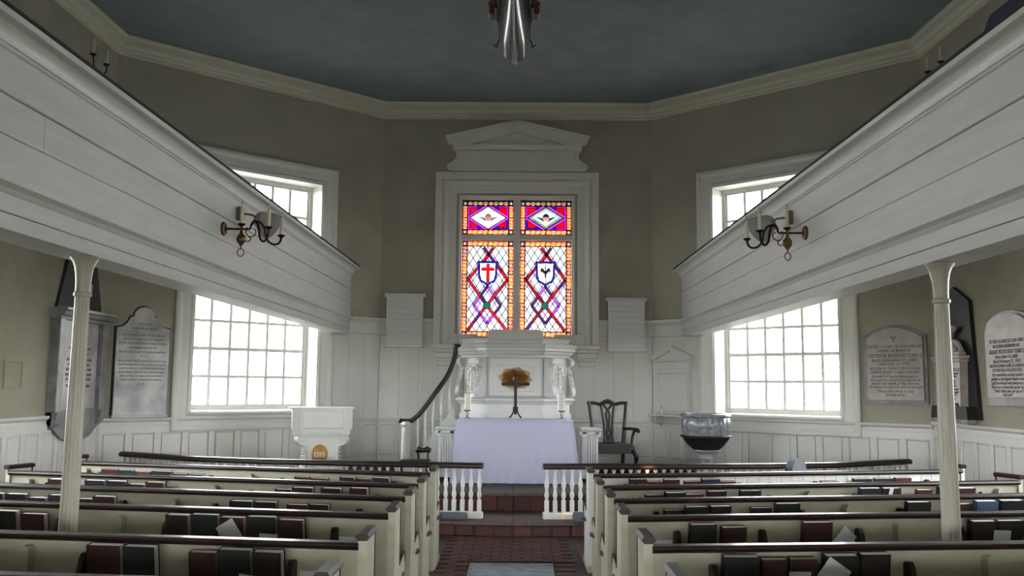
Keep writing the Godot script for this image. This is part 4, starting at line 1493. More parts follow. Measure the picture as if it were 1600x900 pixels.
func armchair() -> void:
	var root := thing("armchair", "black carved wooden armchair with pierced splat right of the altar", "chair", Vector3(1.42, PLAT, -13.15), deg_to_rad(6))
	var m: Material = M.dark_wood
	var st := mb()
	for s in [-1.0, 1.0]:
		st = mb()
		tube(st, [Vector3(s * 0.215, 0, -0.30), Vector3(s * 0.218, 0.22, -0.25), Vector3(s * 0.222, 0.44, -0.235), Vector3(s * 0.245, 0.72, -0.26), Vector3(s * 0.283, 1.03, -0.31)], [0.022, 0.026, 0.032, 0.026, 0.024], 8)
		obj("back_post", st, m, root)
	st = mb()
	var top := []
	for i in 25:
		var u := i / 12.0 - 1.0
		top.append(Vector3(u * 0.285, 1.035 - 0.022 * exp(-pow((absf(u) - 0.42) / 0.18, 2)) + 0.022 * exp(-pow(u / 0.22, 2)) - (0.0 if absf(u) < 0.95 else 0.006), -0.312 - 0.012 * (1 - u * u)))
	var tr := []
	for i in 25:
		tr.append(0.023 + 0.012 * exp(-pow((i - 12) / 4.0, 2)))
	tube(st, top, tr, 8)
	lathe(st, [Vector2(0, -0.03), Vector2(0.025, -0.02), Vector2(0.03, 0), Vector2(0.022, 0.025), Vector2(0, 0.03)], 10, at(Vector3(0.285, 1.03, -0.31)))
	lathe(st, [Vector2(0, -0.03), Vector2(0.025, -0.02), Vector2(0.03, 0), Vector2(0.022, 0.025), Vector2(0, 0.03)], 10, at(Vector3(-0.285, 1.03, -0.31)))
	obj("crest_rail", st, m, root)
	# pierced splat of interlaced ribs
	st = mb()
	for s in [-1.0, 1.0]:
		tube(st, bez(Vector3(s * 0.10, 1.0, -0.31), Vector3(s * 0.075, 0.85, -0.29), Vector3(s * 0.052, 0.70, -0.26), Vector3(s * 0.058, 0.50, -0.235), 10), 0.021, 6)
		tube(st, bez(Vector3(s * 0.065, 1.01, -0.312), Vector3(s * 0.02, 0.93, -0.30), Vector3(-s * 0.05, 0.93, -0.30), Vector3(-s * 0.02, 0.80, -0.28), 8), 0.017, 6)
		tube(st, bez(Vector3(s * 0.02, 0.80, -0.28), Vector3(s * 0.012, 0.72, -0.26), Vector3(s * 0.012, 0.66, -0.255), Vector3(s * 0.02, 0.60, -0.245), 6), 0.017, 6)
		tube(st, bez(Vector3(s * 0.02, 0.60, -0.245), Vector3(s * 0.055, 0.56, -0.24), Vector3(-s * 0.05, 0.53, -0.238), Vector3(-s * 0.01, 0.49, -0.235), 6), 0.017, 6)
	box(st, Vector3(-0.085, 0.45, -0.25), Vector3(0.085, 0.51, -0.222), 0.008)
	obj("splat", st, m, root)
	st = mb()
	box(st, Vector3(-0.235, 0.325, -0.25), Vector3(0.235, 0.43, -0.215), 0.006)
	box(st, Vector3(-0.285, 0.32, 0.205), Vector3(0.285, 0.43, 0.24), 0.006)
	for s in [-1.0, 1.0]:
		prism(st, PackedVector2Array([Vector2(s * 0.235, -0.24), Vector2(s * 0.285, 0.22), Vector2(s * 0.25, 0.22), Vector2(s * 0.205, -0.24)]), 0.32, 0.43, horizontal())
	obj("seat_rail", st, m, root)
	st = mb()
	prism(st, PackedVector2Array([Vector2(-0.215, -0.23), Vector2(0.215, -0.23), Vector2(0.265, 0.22), Vector2(-0.265, 0.22)]), 0.40, 0.455, horizontal())
	obj("seat", st, m, root)
	for s in [-1.0, 1.0]:
		st = mb()
		tube(st, [Vector3(s * 0.235, 0.655, -0.25), Vector3(s * 0.29, 0.665, -0.10), Vector3(s * 0.335, 0.66, 0.06), Vector3(s * 0.35, 0.65, 0.15), Vector3(s * 0.37, 0.625, 0.17)], [0.022, 0.024, 0.027, 0.034, 0.02], 8)
		obj("arm", st, m, root)
		st = mb()
		tube(st, bez(Vector3(s * 0.325, 0.65, 0.07), Vector3(s * 0.30, 0.57, 0.01), Vector3(s * 0.285, 0.50, 0.03), Vector3(s * 0.275, 0.38, 0.06), 8), 0.021, 8)
		obj("arm_support", st, m, root)
		st = mb()
		tube(st, bez(Vector3(s * 0.265, 0.37, 0.22), Vector3(s * 0.35, 0.28, 0.30), Vector3(s * 0.26, 0.14, 0.20), Vector3(s * 0.285, 0.03, 0.255), 10), [0.045, 0.045, 0.042, 0.036, 0.030, 0.026, 0.022, 0.020, 0.020, 0.026, 0.034], 8)
		lathe(st, [Vector2(0, 0), Vector2(0.03, 0), Vector2(0.038, 0.02), Vector2(0.03, 0.045), Vector2(0, 0.055)], 10, at(Vector3(s * 0.285, 0, 0.26)))
		obj("leg", st, m, root)
	# the low dark stool that shows between the stair balusters
	root = thing("stool", "low dark wooden stool seen through the stair balusters", "stool", Vector3(-1.42, PLAT, -12.75))
	st = mb()
	box(st, Vector3(-0.19, 0.19, -0.14), Vector3(0.22, 0.225, 0.14), 0.008)
	obj("seat", st, m, root)
	for x in [-0.16, 0.19]:
		for z in [-0.11, 0.11]:
			st = mb()
			tube(st, [Vector3(x, 0.19, z), Vector3(x * 1.05, 0.0, z * 1.1)], [0.018, 0.012], 8)
			obj("leg", st, m, root)
	st = mb()
	tube(st, [Vector3(0.02, 0.34, -0.05), Vector3(0.06, 0.365, -0.05), Vector3(0.12, 0.35, -0.05), Vector3(0.18, 0.37, -0.05), Vector3(0.23, 0.345, -0.05)], [0.03, 0.045, 0.03, 0.045, 0.03], 10)
	for x in [0.05, 0.19]:
		tube(st, [Vector3(x, 0.33, -0.05), Vector3(x, 0.22, -0.06)], 0.014, 8)
	obj("scrolled_arm", st, m, root)

func lectern() -> void:
	var root := thing("lectern", "white carved lectern with gilt oval badge before the left window", "lectern", Vector3(-2.62, PLAT, -12.2), deg_to_rad(17))
	var st := mb()
	var desk := [Vector2(-0.30, -0.20), Vector2(-0.40, -0.10), Vector2(-0.40, 0.10), Vector2(-0.29, 0.21), Vector2(0.29, 0.21), Vector2(0.40, 0.10), Vector2(0.40, -0.10), Vector2(0.30, -0.20)]
	st = mb()
	prism(st, PackedVector2Array(desk), 0.67, 0.94, horizontal())
	obj("desk_box", st, M.white, root)
	st = mb()
	var big := []
	for p in desk:
		big.append(p * 1.10)
	prism(st, PackedVector2Array(big), 0.94, 0.965, horizontal())
	obj("desk_top", st, M.white, root)
	st = mb()
	var low := []
	for p in desk:
		low.append(p * 0.93)
	prism(st, PackedVector2Array(low), 0.60, 0.67, horizontal())
	obj("neck_moulding", st, M.white, root)
	st = mb()
	prism(st, PackedVector2Array([Vector2(-0.24, 0), Vector2(-0.205, 0.30), Vector2(-0.22, 0.56), Vector2(-0.27, 0.605), Vector2(0.27, 0.605), Vector2(0.22, 0.56), Vector2(0.205, 0.30), Vector2(0.24, 0)]), -0.10, 0.10)
	obj("body", st, M.white, root)
	st = mb()
	box(st, Vector3(-0.27, 0.685, 0.20), Vector3(0.27, 0.925, 0.222), 0.012)
	obj("desk_panel", st, M.white, root)
	st = mb()
	for i in 16:
		box(st, Vector3(-0.25 + i * 0.033, 0.612, 0.185), Vector3(-0.23 + i * 0.033, 0.64, 0.205), 0.003)
	obj("dentils", st, M.white, root)
	# four carved scroll legs
	for k in 4:
		var a: float = [-1.05, 1.05, PI - 1.05, PI + 1.05][k]
		var side := Transform3D(Basis(Vector3.UP, a), Vector3(sin(a) * 0.27, 0, cos(a) * 0.16))
		var prof := [Vector2(-0.10, 0.60), Vector2(0.05, 0.60)]
		prof.append_array(arc(Vector2(0.055, 0.53), 0.07, 80, -80, 9))
		prof.append_array([Vector2(0.01, 0.44), Vector2(0.0, 0.34), Vector2(0.02, 0.20), Vector2(0.06, 0.10), Vector2(0.12, 0.04), Vector2(0.13, 0.0), Vector2(-0.10, 0.0)])
		st = mb()
		prism(st, PackedVector2Array(prof), -0.05, 0.05, side * Transform3D(Basis(Vector3(0, 0, 1), Vector3.UP, Vector3(-1, 0, 0)), Vector3.ZERO))
		var lg := obj("scroll_leg", st, M.white, root)
		st = mb()
		for i in 9:
			lathe(st, [Vector2(0, -0.012), Vector2(0.016, -0.006), Vector2(0.018, 0.004), Vector2(0, 0.014)], 8, side * at(Vector3(0, 0.44 - i * 0.045, 0.012 + 0.0012 * i * i)))
		for f in [-1.0, 1.0]:
			var sp := []
			for i in 18:
				var b := i * 0.5
				sp.append(Vector3(f * 0.05, 0.53 + sin(b) * 0.055 * (1 - i / 20.0), 0.055 + cos(b) * 0.055 * (1 - i / 20.0)))
			tube(st, sp, 0.007, 5, side)
		obj("carving", st, M.white, lg)
	# gilt oval badge with white letters on the front
	st = mb()
	lathe(st, [Vector2(0, 0.025), Vector2(0.08, 0.02), Vector2(0.098, 0.010), Vector2(0.104, 0), Vector2(0.10, -0.012), Vector2(0, -0.012)], 32, Transform3D(Basis(Vector3.RIGHT, PI / 2) * Basis.from_scale(Vector3(1, 1, 1.28)), Vector3(-0.03, 0.335, 0.112)))
	var badge := obj("badge", st, M.gold, root)
	st = mb()
	for i in 40:
		var a := TAU * i / 40
		tube(st, [Vector3(-0.03 + cos(a) * 0.055, 0.335 + sin(a) * 0.07, 0.132), Vector3(-0.03 + cos(a) * 0.098, 0.335 + sin(a) * 0.125, 0.118)], 0.004, 4)
	obj("ray", st, M.gold, badge)
	text_mesh(badge, "IHS", 0.085, Vector3(-0.03, 0.335, 0.138), M.white, "Droid Serif", 0.008, true)

func font() -> void:
	var root := thing("font", "grey marble font bowl with dark fluted underside on white pedestal", "font", Vector3(2.70, PLAT, -12.7))
	var st := mb()
	lathe(st, [Vector2(0, 0), Vector2(0.21, 0), Vector2(0.21, 0.05), Vector2(0.17, 0.07), Vector2(0.15, 0.09), Vector2(0.115, 0.11)], 24)
	fluted(st, [Vector2(0.115, 0.10), Vector2(0.105, 0.28)], 14, 0.12)
	lathe(st, [Vector2(0.10, 0.28), Vector2(0.11, 0.285), Vector2(0.112, 0.295), Vector2(0.10, 0.30), Vector2(0.10, 0.345), Vector2(0.17, 0.375), Vector2(0.195, 0.395), Vector2(0.195, 0.41), Vector2(0, 0.41)], 24)
	obj("pedestal", st, M.marble, root)
	st = mb()
	# gadrooned underside
	SG += 1
	st.set_smooth_group(SG)
	var prof := [Vector2(0.175, 0.408), Vector2(0.20, 0.43), Vector2(0.25, 0.48), Vector2(0.30, 0.545), Vector2(0.315, 0.575), Vector2(0.345, 0.585)]
	var n := 96
	for j in prof.size() - 1:
		for i in n:
			var q := []
			for w in [[i + 1, j], [i, j], [i, j + 1], [i + 1, j + 1]]:
				var a: float = TAU * w[0] / n
				var r: float = prof[w[1]].x * (1.0 + 0.03 * absf(sin(a * 12)))
				q.append(Vector3(r * cos(a), prof[w[1]].y, r * sin(a)))
			quad(st, q[0], q[1], q[2], q[3])
	st.set_smooth_group(-1)
	lathe(st, [Vector2(0.33, 0.582), Vector2(0.358, 0.586), Vector2(0.36, 0.60), Vector2(0.34, 0.61), Vector2(0.30, 0.61)], 48)
	obj("underside", st, M.marble_black, root)
	st = mb()
	for i in 44:
		var a := TAU * i / 44
		lathe(st, [Vector2(0, -0.012), Vector2(0.011, -0.006), Vector2(0.012, 0.004), Vector2(0, 0.012)], 6, at(Vector3(cos(a) * 0.352, 0.60, sin(a) * 0.352)))
	obj("beaded_edge", st, M.marble_black, root)
	st = mb()
	SG += 1
	st.set_smooth_group(SG)
	prof = [Vector2(0.315, 0.605), Vector2(0.335, 0.66), Vector2(0.345, 0.74), Vector2(0.34, 0.82), Vector2(0.32, 0.86)]
	for j in prof.size() - 1:
		for i in n:
			var q := []
			for w in [[i + 1, j], [i, j], [i, j + 1], [i + 1, j + 1]]:
				var a: float = TAU * w[0] / n
				var r: float = prof[w[1]].x * (1.0 - 0.05 * pow(absf(cos(a * 8)), 6.0) * (1.0 if w[1] > 0 and w[1] < 4 else 0.2))
				q.append(Vector3(r * cos(a), prof[w[1]].y, r * sin(a)))
			quad(st, q[0], q[1], q[2], q[3])
	st.set_smooth_group(-1)
	obj("bowl", st, M.font_stone, root)
	st = mb()
	lathe(st, [Vector2(0.315, 0.855), Vector2(0.345, 0.865), Vector2(0.352, 0.885), Vector2(0.345, 0.905), Vector2(0.325, 0.915), Vector2(0.295, 0.908), Vector2(0.27, 0.86), Vector2(0.20, 0.80), Vector2(0, 0.78)], 40)
	obj("rim", st, M.font_stone, root)

func aumbry() -> void:
	var h := hang("angle_right", 0.405, 1.20, 0.04)
	var root := thing("wall_tablet", "white pedimented wall tablet with a small shelf behind the font", "tablet", h.origin, h.basis.get_euler().y)
	var st := mb()
	box(st, Vector3(-0.33, 0.03, -0.02), Vector3(0.33, 0.76, 0.015), 0.006)
	obj("backing", st, M.white, root)
	st = mb()
	mould(st, [Vector2(0, 0), Vector2(0.055, 0), Vector2(0.055, 0.03), Vector2(0.02, 0.026), Vector2(0.0, 0.01)], rect_path(-0.265, 0.10, 0.265, 0.68), true, at(Vector3(0, 0, 0.014)))
	obj("panel_frame", st, M.white, root)
	st = mb()
	box(st, Vector3(-0.31, 0.755, -0.02), Vector3(0.31, 0.87, 0.05), 0.006)
	obj("frieze", st, M.white, root)
	for s in [-1.0, 1.0]:
		st = mb()
		prism(st, PackedVector2Array([Vector2(0.30, 0.76), Vector2(0.35, 0.765), Vector2(0.362, 0.79), Vector2(0.345, 0.815), Vector2(0.325, 0.835), Vector2(0.335, 0.865), Vector2(0.30, 0.87)]), 0, 0.045, Transform3D(Basis(Vector3(s, 0, 0), Vector3.UP, Vector3(0, 0, 1)), Vector3.ZERO))
		obj("scroll_bracket", st, M.white, root)
	st = mb()
	box(st, Vector3(-0.365, 0.868, -0.02), Vector3(0.365, 0.91, 0.085), 0.01)
	obj("cornice", st, M.white, root)
	st = mb()
	prism(st, PackedVector2Array([Vector2(-0.30, 0.91), Vector2(0.30, 0.91), Vector2(0, 1.05)]), -0.02, 0.04)
	obj("tympanum", st, M.white, root)
	for s in [-1.0, 1.0]:
		st = mb()
		prism(st, PackedVector2Array([Vector2(0, 1.125), Vector2(0, 1.05), Vector2(0.29, 0.908), Vector2(0.375, 0.908), Vector2(0.39, 0.95)]), -0.02, 0.09, Transform3D(Basis(Vector3(s, 0, 0), Vector3.UP, Vector3(0, 0, 1)), Vector3.ZERO))
		obj("raking_cornice", st, M.white, root)
	st = mb()
	box(st, Vector3(-0.38, 0.0, -0.02), Vector3(0.38, 0.035, 0.17), 0.01)
	obj("shelf", st, M.white_fresh, root)
	for s in [-1.0, 1.0]:
		st = mb()
		var br := [Vector2(-0.02, 0.0), Vector2(0.13, 0.0), Vector2(0.12, -0.03), Vector2(0.06, -0.07), Vector2(0.03, -0.13), Vector2(-0.02, -0.15)]
		prism(st, PackedVector2Array(br), s * 0.24 - 0.02, s * 0.24 + 0.02, Transform3D(Basis(Vector3(0, 0, 1), Vector3.UP, Vector3(-1, 0, 0)), Vector3.ZERO))
		obj("shelf_bracket", st, M.white, root)
	var c := hang("angle_right", 0.235, 1.236, 0.12)
	root = thing("cruet", "small white bottle standing on the shelf of the pedimented tablet", "bottle", c.origin)
	st = mb()
	lathe(st, [Vector2(0, 0), Vector2(0.022, 0), Vector2(0.024, 0.01), Vector2(0.022, 0.05), Vector2(0.01, 0.07), Vector2(0.009, 0.085), Vector2(0, 0.085)], 16)
	obj("body", st, M.white_fresh, root)
	st = mb()
	lathe(st, [Vector2(0, 0.082), Vector2(0.013, 0.084), Vector2(0.013, 0.10), Vector2(0.006, 0.12), Vector2(0, 0.13)], 12)
	obj("stopper", st, M.silver, root)
# ---------------------------------------------------------------- monuments on the walls
func lines_on(root: Node, rows: Array, z: float, m: Material, font := "Droid Serif") -> void:     # rows of [text, letter height, y, x]
	for r in rows:
		text_mesh(root, r[0], r[1], Vector3(r[3] if r.size() > 3 else 0.0, r[2], z), m, font, 0.003)

func tablets() -> void:
	# left angled wall: pale marble with a lobed head on a dark ground
	var h := hang("angle_left", 3.785, 1.20, 0.0)
	var root := thing("wall_monument", "pale marble tablet with a lobed head and faint script, left of the window", "tablet", h.origin, h.basis.get_euler().y)
	var lobe := func(g: float) -> PackedVector2Array:
		var o := [Vector2(-0.35 - g, 0.0), Vector2(0.35 + g, 0.0), Vector2(0.35 + g, 1.19 + g), Vector2(0.27, 1.21 + g), Vector2(0.215, 1.26 + g), Vector2(0.175, 1.34 + g)]
		o.append_array(arc(Vector2(0, 1.345 + g), 0.135, 0, 180, 10))
		o.append_array([Vector2(-0.175, 1.34 + g), Vector2(-0.215, 1.26 + g), Vector2(-0.27, 1.21 + g), Vector2(-0.35 - g, 1.19 + g)])
		return PackedVector2Array(o)
	var st := mb()
	prism(st, lobe.call(0.018), 0.0, 0.03)
	obj("slate_ground", st, M.marble_black, root)
	st = mb()
	prism(st, lobe.call(0.0), 0.03, 0.065)
	obj("tablet", st, M.marble, root)
	st = mb()
	box(st, Vector3(-0.37, -0.005, 0.0), Vector3(0.37, 0.035, 0.085), 0.008)
	obj("bottom_moulding", st, M.marble, root)
	lines_on(root, [["Sacred", 0.055, 1.25], ["to the Memory of", 0.04, 1.19], ["the beloved Wife of the Rector", 0.04, 1.10], ["of this Parish, and Daughter", 0.04, 1.045], ["of the late Warden of this Church", 0.04, 0.99], ["who departed this Life", 0.035, 0.93], ["in the full hope of a glorious Rest", 0.04, 0.875], ["1 8 1 1", 0.03, 0.82], ["Her gentle heart and cheerful mind", 0.038, 0.755], ["her kindness to the poor and weak", 0.038, 0.705], ["endeared her to all who knew her", 0.038, 0.655], ["and those she left in sorrow raise", 0.038, 0.605], ["this stone in token of their love", 0.038, 0.555], ["and of their grateful memory", 0.038, 0.505], ["R. I. P.", 0.032, 0.45]], 0.0665, M.letters_faint)
	# left side wall: tall grey monument with an obelisk
	h = hang("left", 0.69, 0.95, 0.0)
	root = thing("wall_monument", "tall grey marble monument with dark obelisk top, behind the left post", "monument", h.origin, h.basis.get_euler().y)
	st = mb()
	prism(st, PackedVector2Array([Vector2(-0.60, 0.20), Vector2(-0.48, 0.13), Vector2(-0.36, 0.05), Vector2(-0.16, 0.0), Vector2(0.16, 0.0), Vector2(0.36, 0.05), Vector2(0.48, 0.13), Vector2(0.60, 0.20), Vector2(0.60, 0.39), Vector2(-0.60, 0.39)]), 0.0, 0.07)
	obj("apron", st, M.marble_grey, root)
	st = mb()
	box(st, Vector3(-0.46, 0.38, 0.0), Vector3(0.46, 1.46, 0.06), 0.004)
	obj("inscribed_panel", st, M.marble, root)
	for s in [-1.0, 1.0]:
		st = mb()
		box(st, Vector3(s * 0.54 - 0.07, 0.36, 0.0), Vector3(s * 0.54 + 0.07, 1.46, 0.12), 0.008)
		obj("pilaster", st, M.marble_grey, root)
		st = mb()
		prism(st, PackedVector2Array([Vector2(0, 0.16), Vector2(0.06, 0.17), Vector2(0.12, 0.23), Vector2(0.14, 0.36), Vector2(0.0, 0.36)]), s * 0.54 - 0.06, s * 0.54 + 0.06, Transform3D(Basis(Vector3(0, 0, 1), Vector3.UP, Vector3(-1, 0, 0)), Vector3.ZERO))
		obj("bracket", st, M.marble_grey, root)
	st = mb()
	mould(st, [Vector2(0, 0), Vector2(0, 0.13), Vector2(0.03, 0.14), Vector2(0.05, 0.17), Vector2(0.09, 0.19), Vector2(0.105, 0.21), Vector2(0.135, 0.21), Vector2(0.135, 0)], [Vector2(-0.64, 1.455), Vector2(0.64, 1.455)])
	obj("cornice", st, M.marble_grey, root)
	st = mb()
	prism(st, PackedVector2Array([Vector2(-0.56, 1.58), Vector2(0.56, 1.58), Vector2(0.22, 2.62), Vector2(0, 2.75), Vector2(-0.22, 2.62)]), 0.0, 0.04)
	obj("obelisk", st, M.marble_black, root)
	st = mb()
	lathe(st, [Vector2(0, 1.585), Vector2(0.10, 1.585), Vector2(0.05, 1.65), Vector2(0.045, 1.68), Vector2(0.16, 1.82), Vector2(0.17, 1.92), Vector2(0.08, 1.99), Vector2(0.10, 2.02), Vector2(0.03, 2.10), Vector2(0, 2.13)], 20, at(Vector3(0, 0, 0.06)), 0.45)
	obj("urn", st, M.marble, root)
	lines_on(root, [["Near this place", 0.05, 1.20], ["are deposited the remains of", 0.04, 1.13], ["a faithful Rector", 0.055, 1.06], ["of this Church for forty years", 0.045, 0.99], ["whose learning and piety", 0.045, 0.93], ["adorned the ministry he held", 0.045, 0.87], ["and whose charity was known", 0.045, 0.81], ["in every house of this parish", 0.045, 0.75], ["This stone is raised by those", 0.045, 0.67], ["who loved him", 0.045, 0.61]], 0.0615, M.letters)
	# small framed plaque far left
	h = hang("left", 2.02, 1.59, 0.0)
	root = thing("plaque", "small plain framed plaque on the left side wall", "plaque", h.origin, h.basis.get_euler().y)
	st = mb()
	mould(st, [Vector2(0, 0), Vector2(0.03, 0), Vector2(0.03, 0.02), Vector2(0.01, 0.025), Vector2(0, 0.018)], rect_path(-0.145, 0.03, 0.145, 0.28), true)
	obj("frame", st, M.wall, root)
	st = mb()
	box(st, Vector3(-0.145, 0.03, 0), Vector3(0.145, 0.28, 0.012))
	obj("panel", st, M.wall, root)
	# right angled wall: arched tablet in a moulded frame
	h = hang("angle_right", 3.845, 1.475, 0.0)
	root = thing("wall_monument", "arched warm grey tablet with dark lettering between right window and post", "tablet", h.origin, h.basis.get_euler().y)
	var arch := func(g: float, yb: float) -> PackedVector2Array:
		var o := [Vector2(-0.36 - g, yb), Vector2(0.36 + g, yb), Vector2(0.36 + g, 0.87 + g)]
		for i in range(1, 12):
			var u := 1.0 - i / 6.0
			o.append(Vector2(u * (0.36 + g), 0.87 + g + 0.135 * (1 - u * u)))
		o.append(Vector2(-0.36 - g, 0.87 + g))
		return PackedVector2Array(o)
	st = mb()
	prism(st, arch.call(0.045, 0.0), 0.0, 0.04)
	obj("moulded_ground", st, M.marble_grey, root)
	st = mb()
	prism(st, arch.call(0.0, 0.05), 0.04, 0.07)
	obj("tablet", st, M.marble_warm, root)
	lines_on(root, [["TO THE GLORY OF GOD AND IN", 0.047, 0.755], ["LOVING MEMORY OF", 0.043, 0.70], ["ARTHUR MASON TIMES", 0.062, 0.635], ["Born September 17, 1882", 0.05, 0.575], ["Died July 10, 1958", 0.047, 0.525], ["RECTOR OF CHRIST CHURCH FOR", 0.041, 0.465], ["THIRTY SEVEN YEARS 1904-1941", 0.041, 0.415], ["founder of many missions in", 0.044, 0.36], ["this parish, devoted to his flock", 0.044, 0.313], ["and to the work of the diocese", 0.044, 0.266], ["He loved his church and his people", 0.042, 0.22], ["Thou wilt sleep in thy", 0.046, 0.165], ["loving arms", 0.044, 0.118]], 0.0715, M.letters)
	st = mb()
	for s in [-1.0, 1.0]:
		tube(st, [Vector3(s * 0.035, 0.90, 0.07), Vector3(s * 0.012, 0.865, 0.072), Vector3(s * 0.004, 0.81, 0.07)], 0.004, 5)
	tube(st, [Vector3(-0.04, 0.875, 0.07), Vector3(0.04, 0.875, 0.07)], 0.004, 5)
	obj("carved_emblem", st, M.letters_faint, root)
	# right side wall: black pyramid with a white sarcophagus front
	h = hang("right", 0.72, 1.30, 0.0)
	root = thing("wall_monument", "black pyramid monument with white inscribed sarcophagus, beside the right post", "monument", h.origin, h.basis.get_euler().y)
	st = mb()
	prism(st, PackedVector2Array([Vector2(-0.50, 0.02), Vector2(0.50, 0.02), Vector2(0.375, 1.42), Vector2(0, 1.62), Vector2(-0.375, 1.42)]), 0.0, 0.05)
	obj("pyramid", st, M.marble_black, root)
	st = mb()
	prism(st, PackedVector2Array([Vector2(-0.46, 0.02), Vector2(0.46, 0.02), Vector2(0.43, 0.17), Vector2(0.24, 0.17), Vector2(0.22, 0.21), Vector2(-0.22, 0.21), Vector2(-0.24, 0.17), Vector2(-0.43, 0.17)]), 0.05, 0.16)
	obj("black_plinth", st, M.marble_black, root)
	st = mb()
	prism(st, PackedVector2Array([Vector2(-0.27, 0.12), Vector2(0.27, 0.12), Vector2(0.30, 0.70), Vector2(-0.30, 0.70)]), 0.05, 0.145)
	obj("sarcophagus_front", st, M.marble_warm, root)
	st = mb()
	box(st, Vector3(-0.34, 0.70, 0.05), Vector3(0.34, 0.735, 0.17), 0.008)
	box(st, Vector3(-0.365, 0.735, 0.05), Vector3(0.365, 0.775, 0.185), 0.01)
	obj("lid_moulding", st, M.marble_warm, root)
	st = mb()
	box(st, Vector3(-0.30, 0.775, 0.06), Vector3(0.30, 0.82, 0.15), 0.012)
	tube(st, [Vector3(-0.17, 0.83, 0.10), Vector3(-0.02, 0.98, 0.10), Vector3(0.05, 1.08, 0.10)], [0.04, 0.036, 0.03], 10)
	tube(st, bez(Vector3(0.05, 1.08, 0.10), Vector3(0.09, 1.16, 0.10), Vector3(0.15, 1.12, 0.10), Vector3(0.10, 1.07, 0.10), 8), 0.022, 8)
	tube(st, bez(Vector3(-0.16, 0.92, 0.10), Vector3(-0.26, 0.86, 0.11), Vector3(-0.18, 0.78, 0.12), Vector3(-0.08, 0.86, 0.12), 8), 0.025, 8)
	box(st, Vector3(0.02, 0.81, 0.07), Vector3(0.16, 0.94, 0.14), 0.02)
	tube(st, bez(Vector3(0.10, 0.94, 0.11), Vector3(0.22, 0.96, 0.11), Vector3(0.24, 0.86, 0.11), Vector3(0.28, 0.82, 0.10), 8), 0.03, 8)
	obj("carved_trophy", st, M.marble_warm, root)
	st = mb()
	for s in [-1.0, 1.0]:
		box(st, Vector3(s * 0.30 - 0.07, -0.035, 0.0), Vector3(s * 0.30 + 0.07, 0.025, 0.13), 0.012)
	obj("bracket", st, M.marble_warm, root)
	lines_on(root, [["TO THE MEMORY OF", 0.028, 0.655], ["REV. DR. JOHN LOT D. D.", 0.05, 0.605], ["for many years Rector of this Church", 0.03, 0.56], ["and Missionary of the Society", 0.03, 0.525], ["A man of sound learning,", 0.03, 0.475], ["a kind and upright heart,", 0.03, 0.445], ["and a most faithful friend", 0.03, 0.415], ["He departed this life in great peace", 0.03, 0.375], ["beloved and lamented by his flock", 0.03, 0.335], ["who have placed this stone", 0.03, 0.305], ["in grateful remembrance", 0.028, 0.262], ["MDCC", 0.022, 0.235]], 0.1465, M.letters)
	# right side wall, nearest: second arched tablet
	h = hang("right", 1.92, 1.50, 0.0)
	root = thing("wall_monument", "arched warm grey tablet cut off by the right edge of the picture", "tablet", h.origin, h.basis.get_euler().y)
	var arch2 := func(g: float, yb: float) -> PackedVector2Array:
		var o := [Vector2(-0.43 - g, yb), Vector2(0.43 + g, yb), Vector2(0.43 + g, 0.82 + g)]
		for i in range(1, 14):
			var u := 1.0 - i / 7.0
			o.append(Vector2(u * (0.43 + g), 0.82 + g + 0.18 * sqrt(1 - u * u * 0.98)))
		o.append(Vector2(-0.43 - g, 0.82 + g))
		return PackedVector2Array(o)
	st = mb()
	prism(st, arch2.call(0.03, 0.0), 0.0, 0.05)
	obj("moulded_ground", st, M.marble_grey, root)
	st = mb()
	prism(st, arch2.call(0.0, 0.09), 0.05, 0.08)
	obj("tablet", st, M.marble_warm, root)
	lines_on(root, [["TO THE GLORY OF GOD AND", 0.05, 0.70], ["IN LOVING MEMORY OF", 0.046, 0.645], ["MARY BEDFORD TIMES", 0.062, 0.585], ["Born June 14, 1880", 0.05, 0.53], ["Died February 17, 1961", 0.05, 0.48], ["DEVOTED WIFE AND HELPMATE", 0.044, 0.43], ["OF THE BELOVED RECTOR", 0.046, 0.383], ["Her unselfish service to this", 0.046, 0.333], ["parish in the highest degree was", 0.043, 0.288], ["a gift her friends will always keep", 0.041, 0.243], ["There is a crown laid up for her", 0.044, 0.20], ["\"Enter thou into the joy of", 0.046, 0.158], ["thy Lord\"", 0.044, 0.118]], 0.0815, M.letters_faint)

# ---------------------------------------------------------------- things on the gallery fronts and under the ceiling
func bulb_candle(root: Node, p: Vector3, h: float, r := 0.016) -> void:
	var st := mb()
	lathe(st, [Vector2(0, 0), Vector2(r * 0.8, -0.012), Vector2(r * 2.0, 0.002), Vector2(r * 2.2, 0.012), Vector2(r * 1.2, 0.016), Vector2(0, 0.016)], 14, at(p))
	var cup := obj("drip_pan", st, M.bronze, root)
	st = mb()
	lathe(st, [Vector2(0, 0.012), Vector2(r, 0.012), Vector2(r, 0.012 + h), Vector2(r * 0.6, 0.016 + h), Vector2(0, 0.016 + h)], 14, at(p))
	obj("candle", st, M.candle, cup)
	st = mb()
	lathe(st, [Vector2(0, h + 0.012), Vector2(0.007, h + 0.014), Vector2(0.012, h + 0.03), Vector2(0.010, h + 0.045), Vector2(0.004, h + 0.062), Vector2(0, h + 0.07)], 12, at(p))
	obj("bulb", st, M.clear_glass, cup)

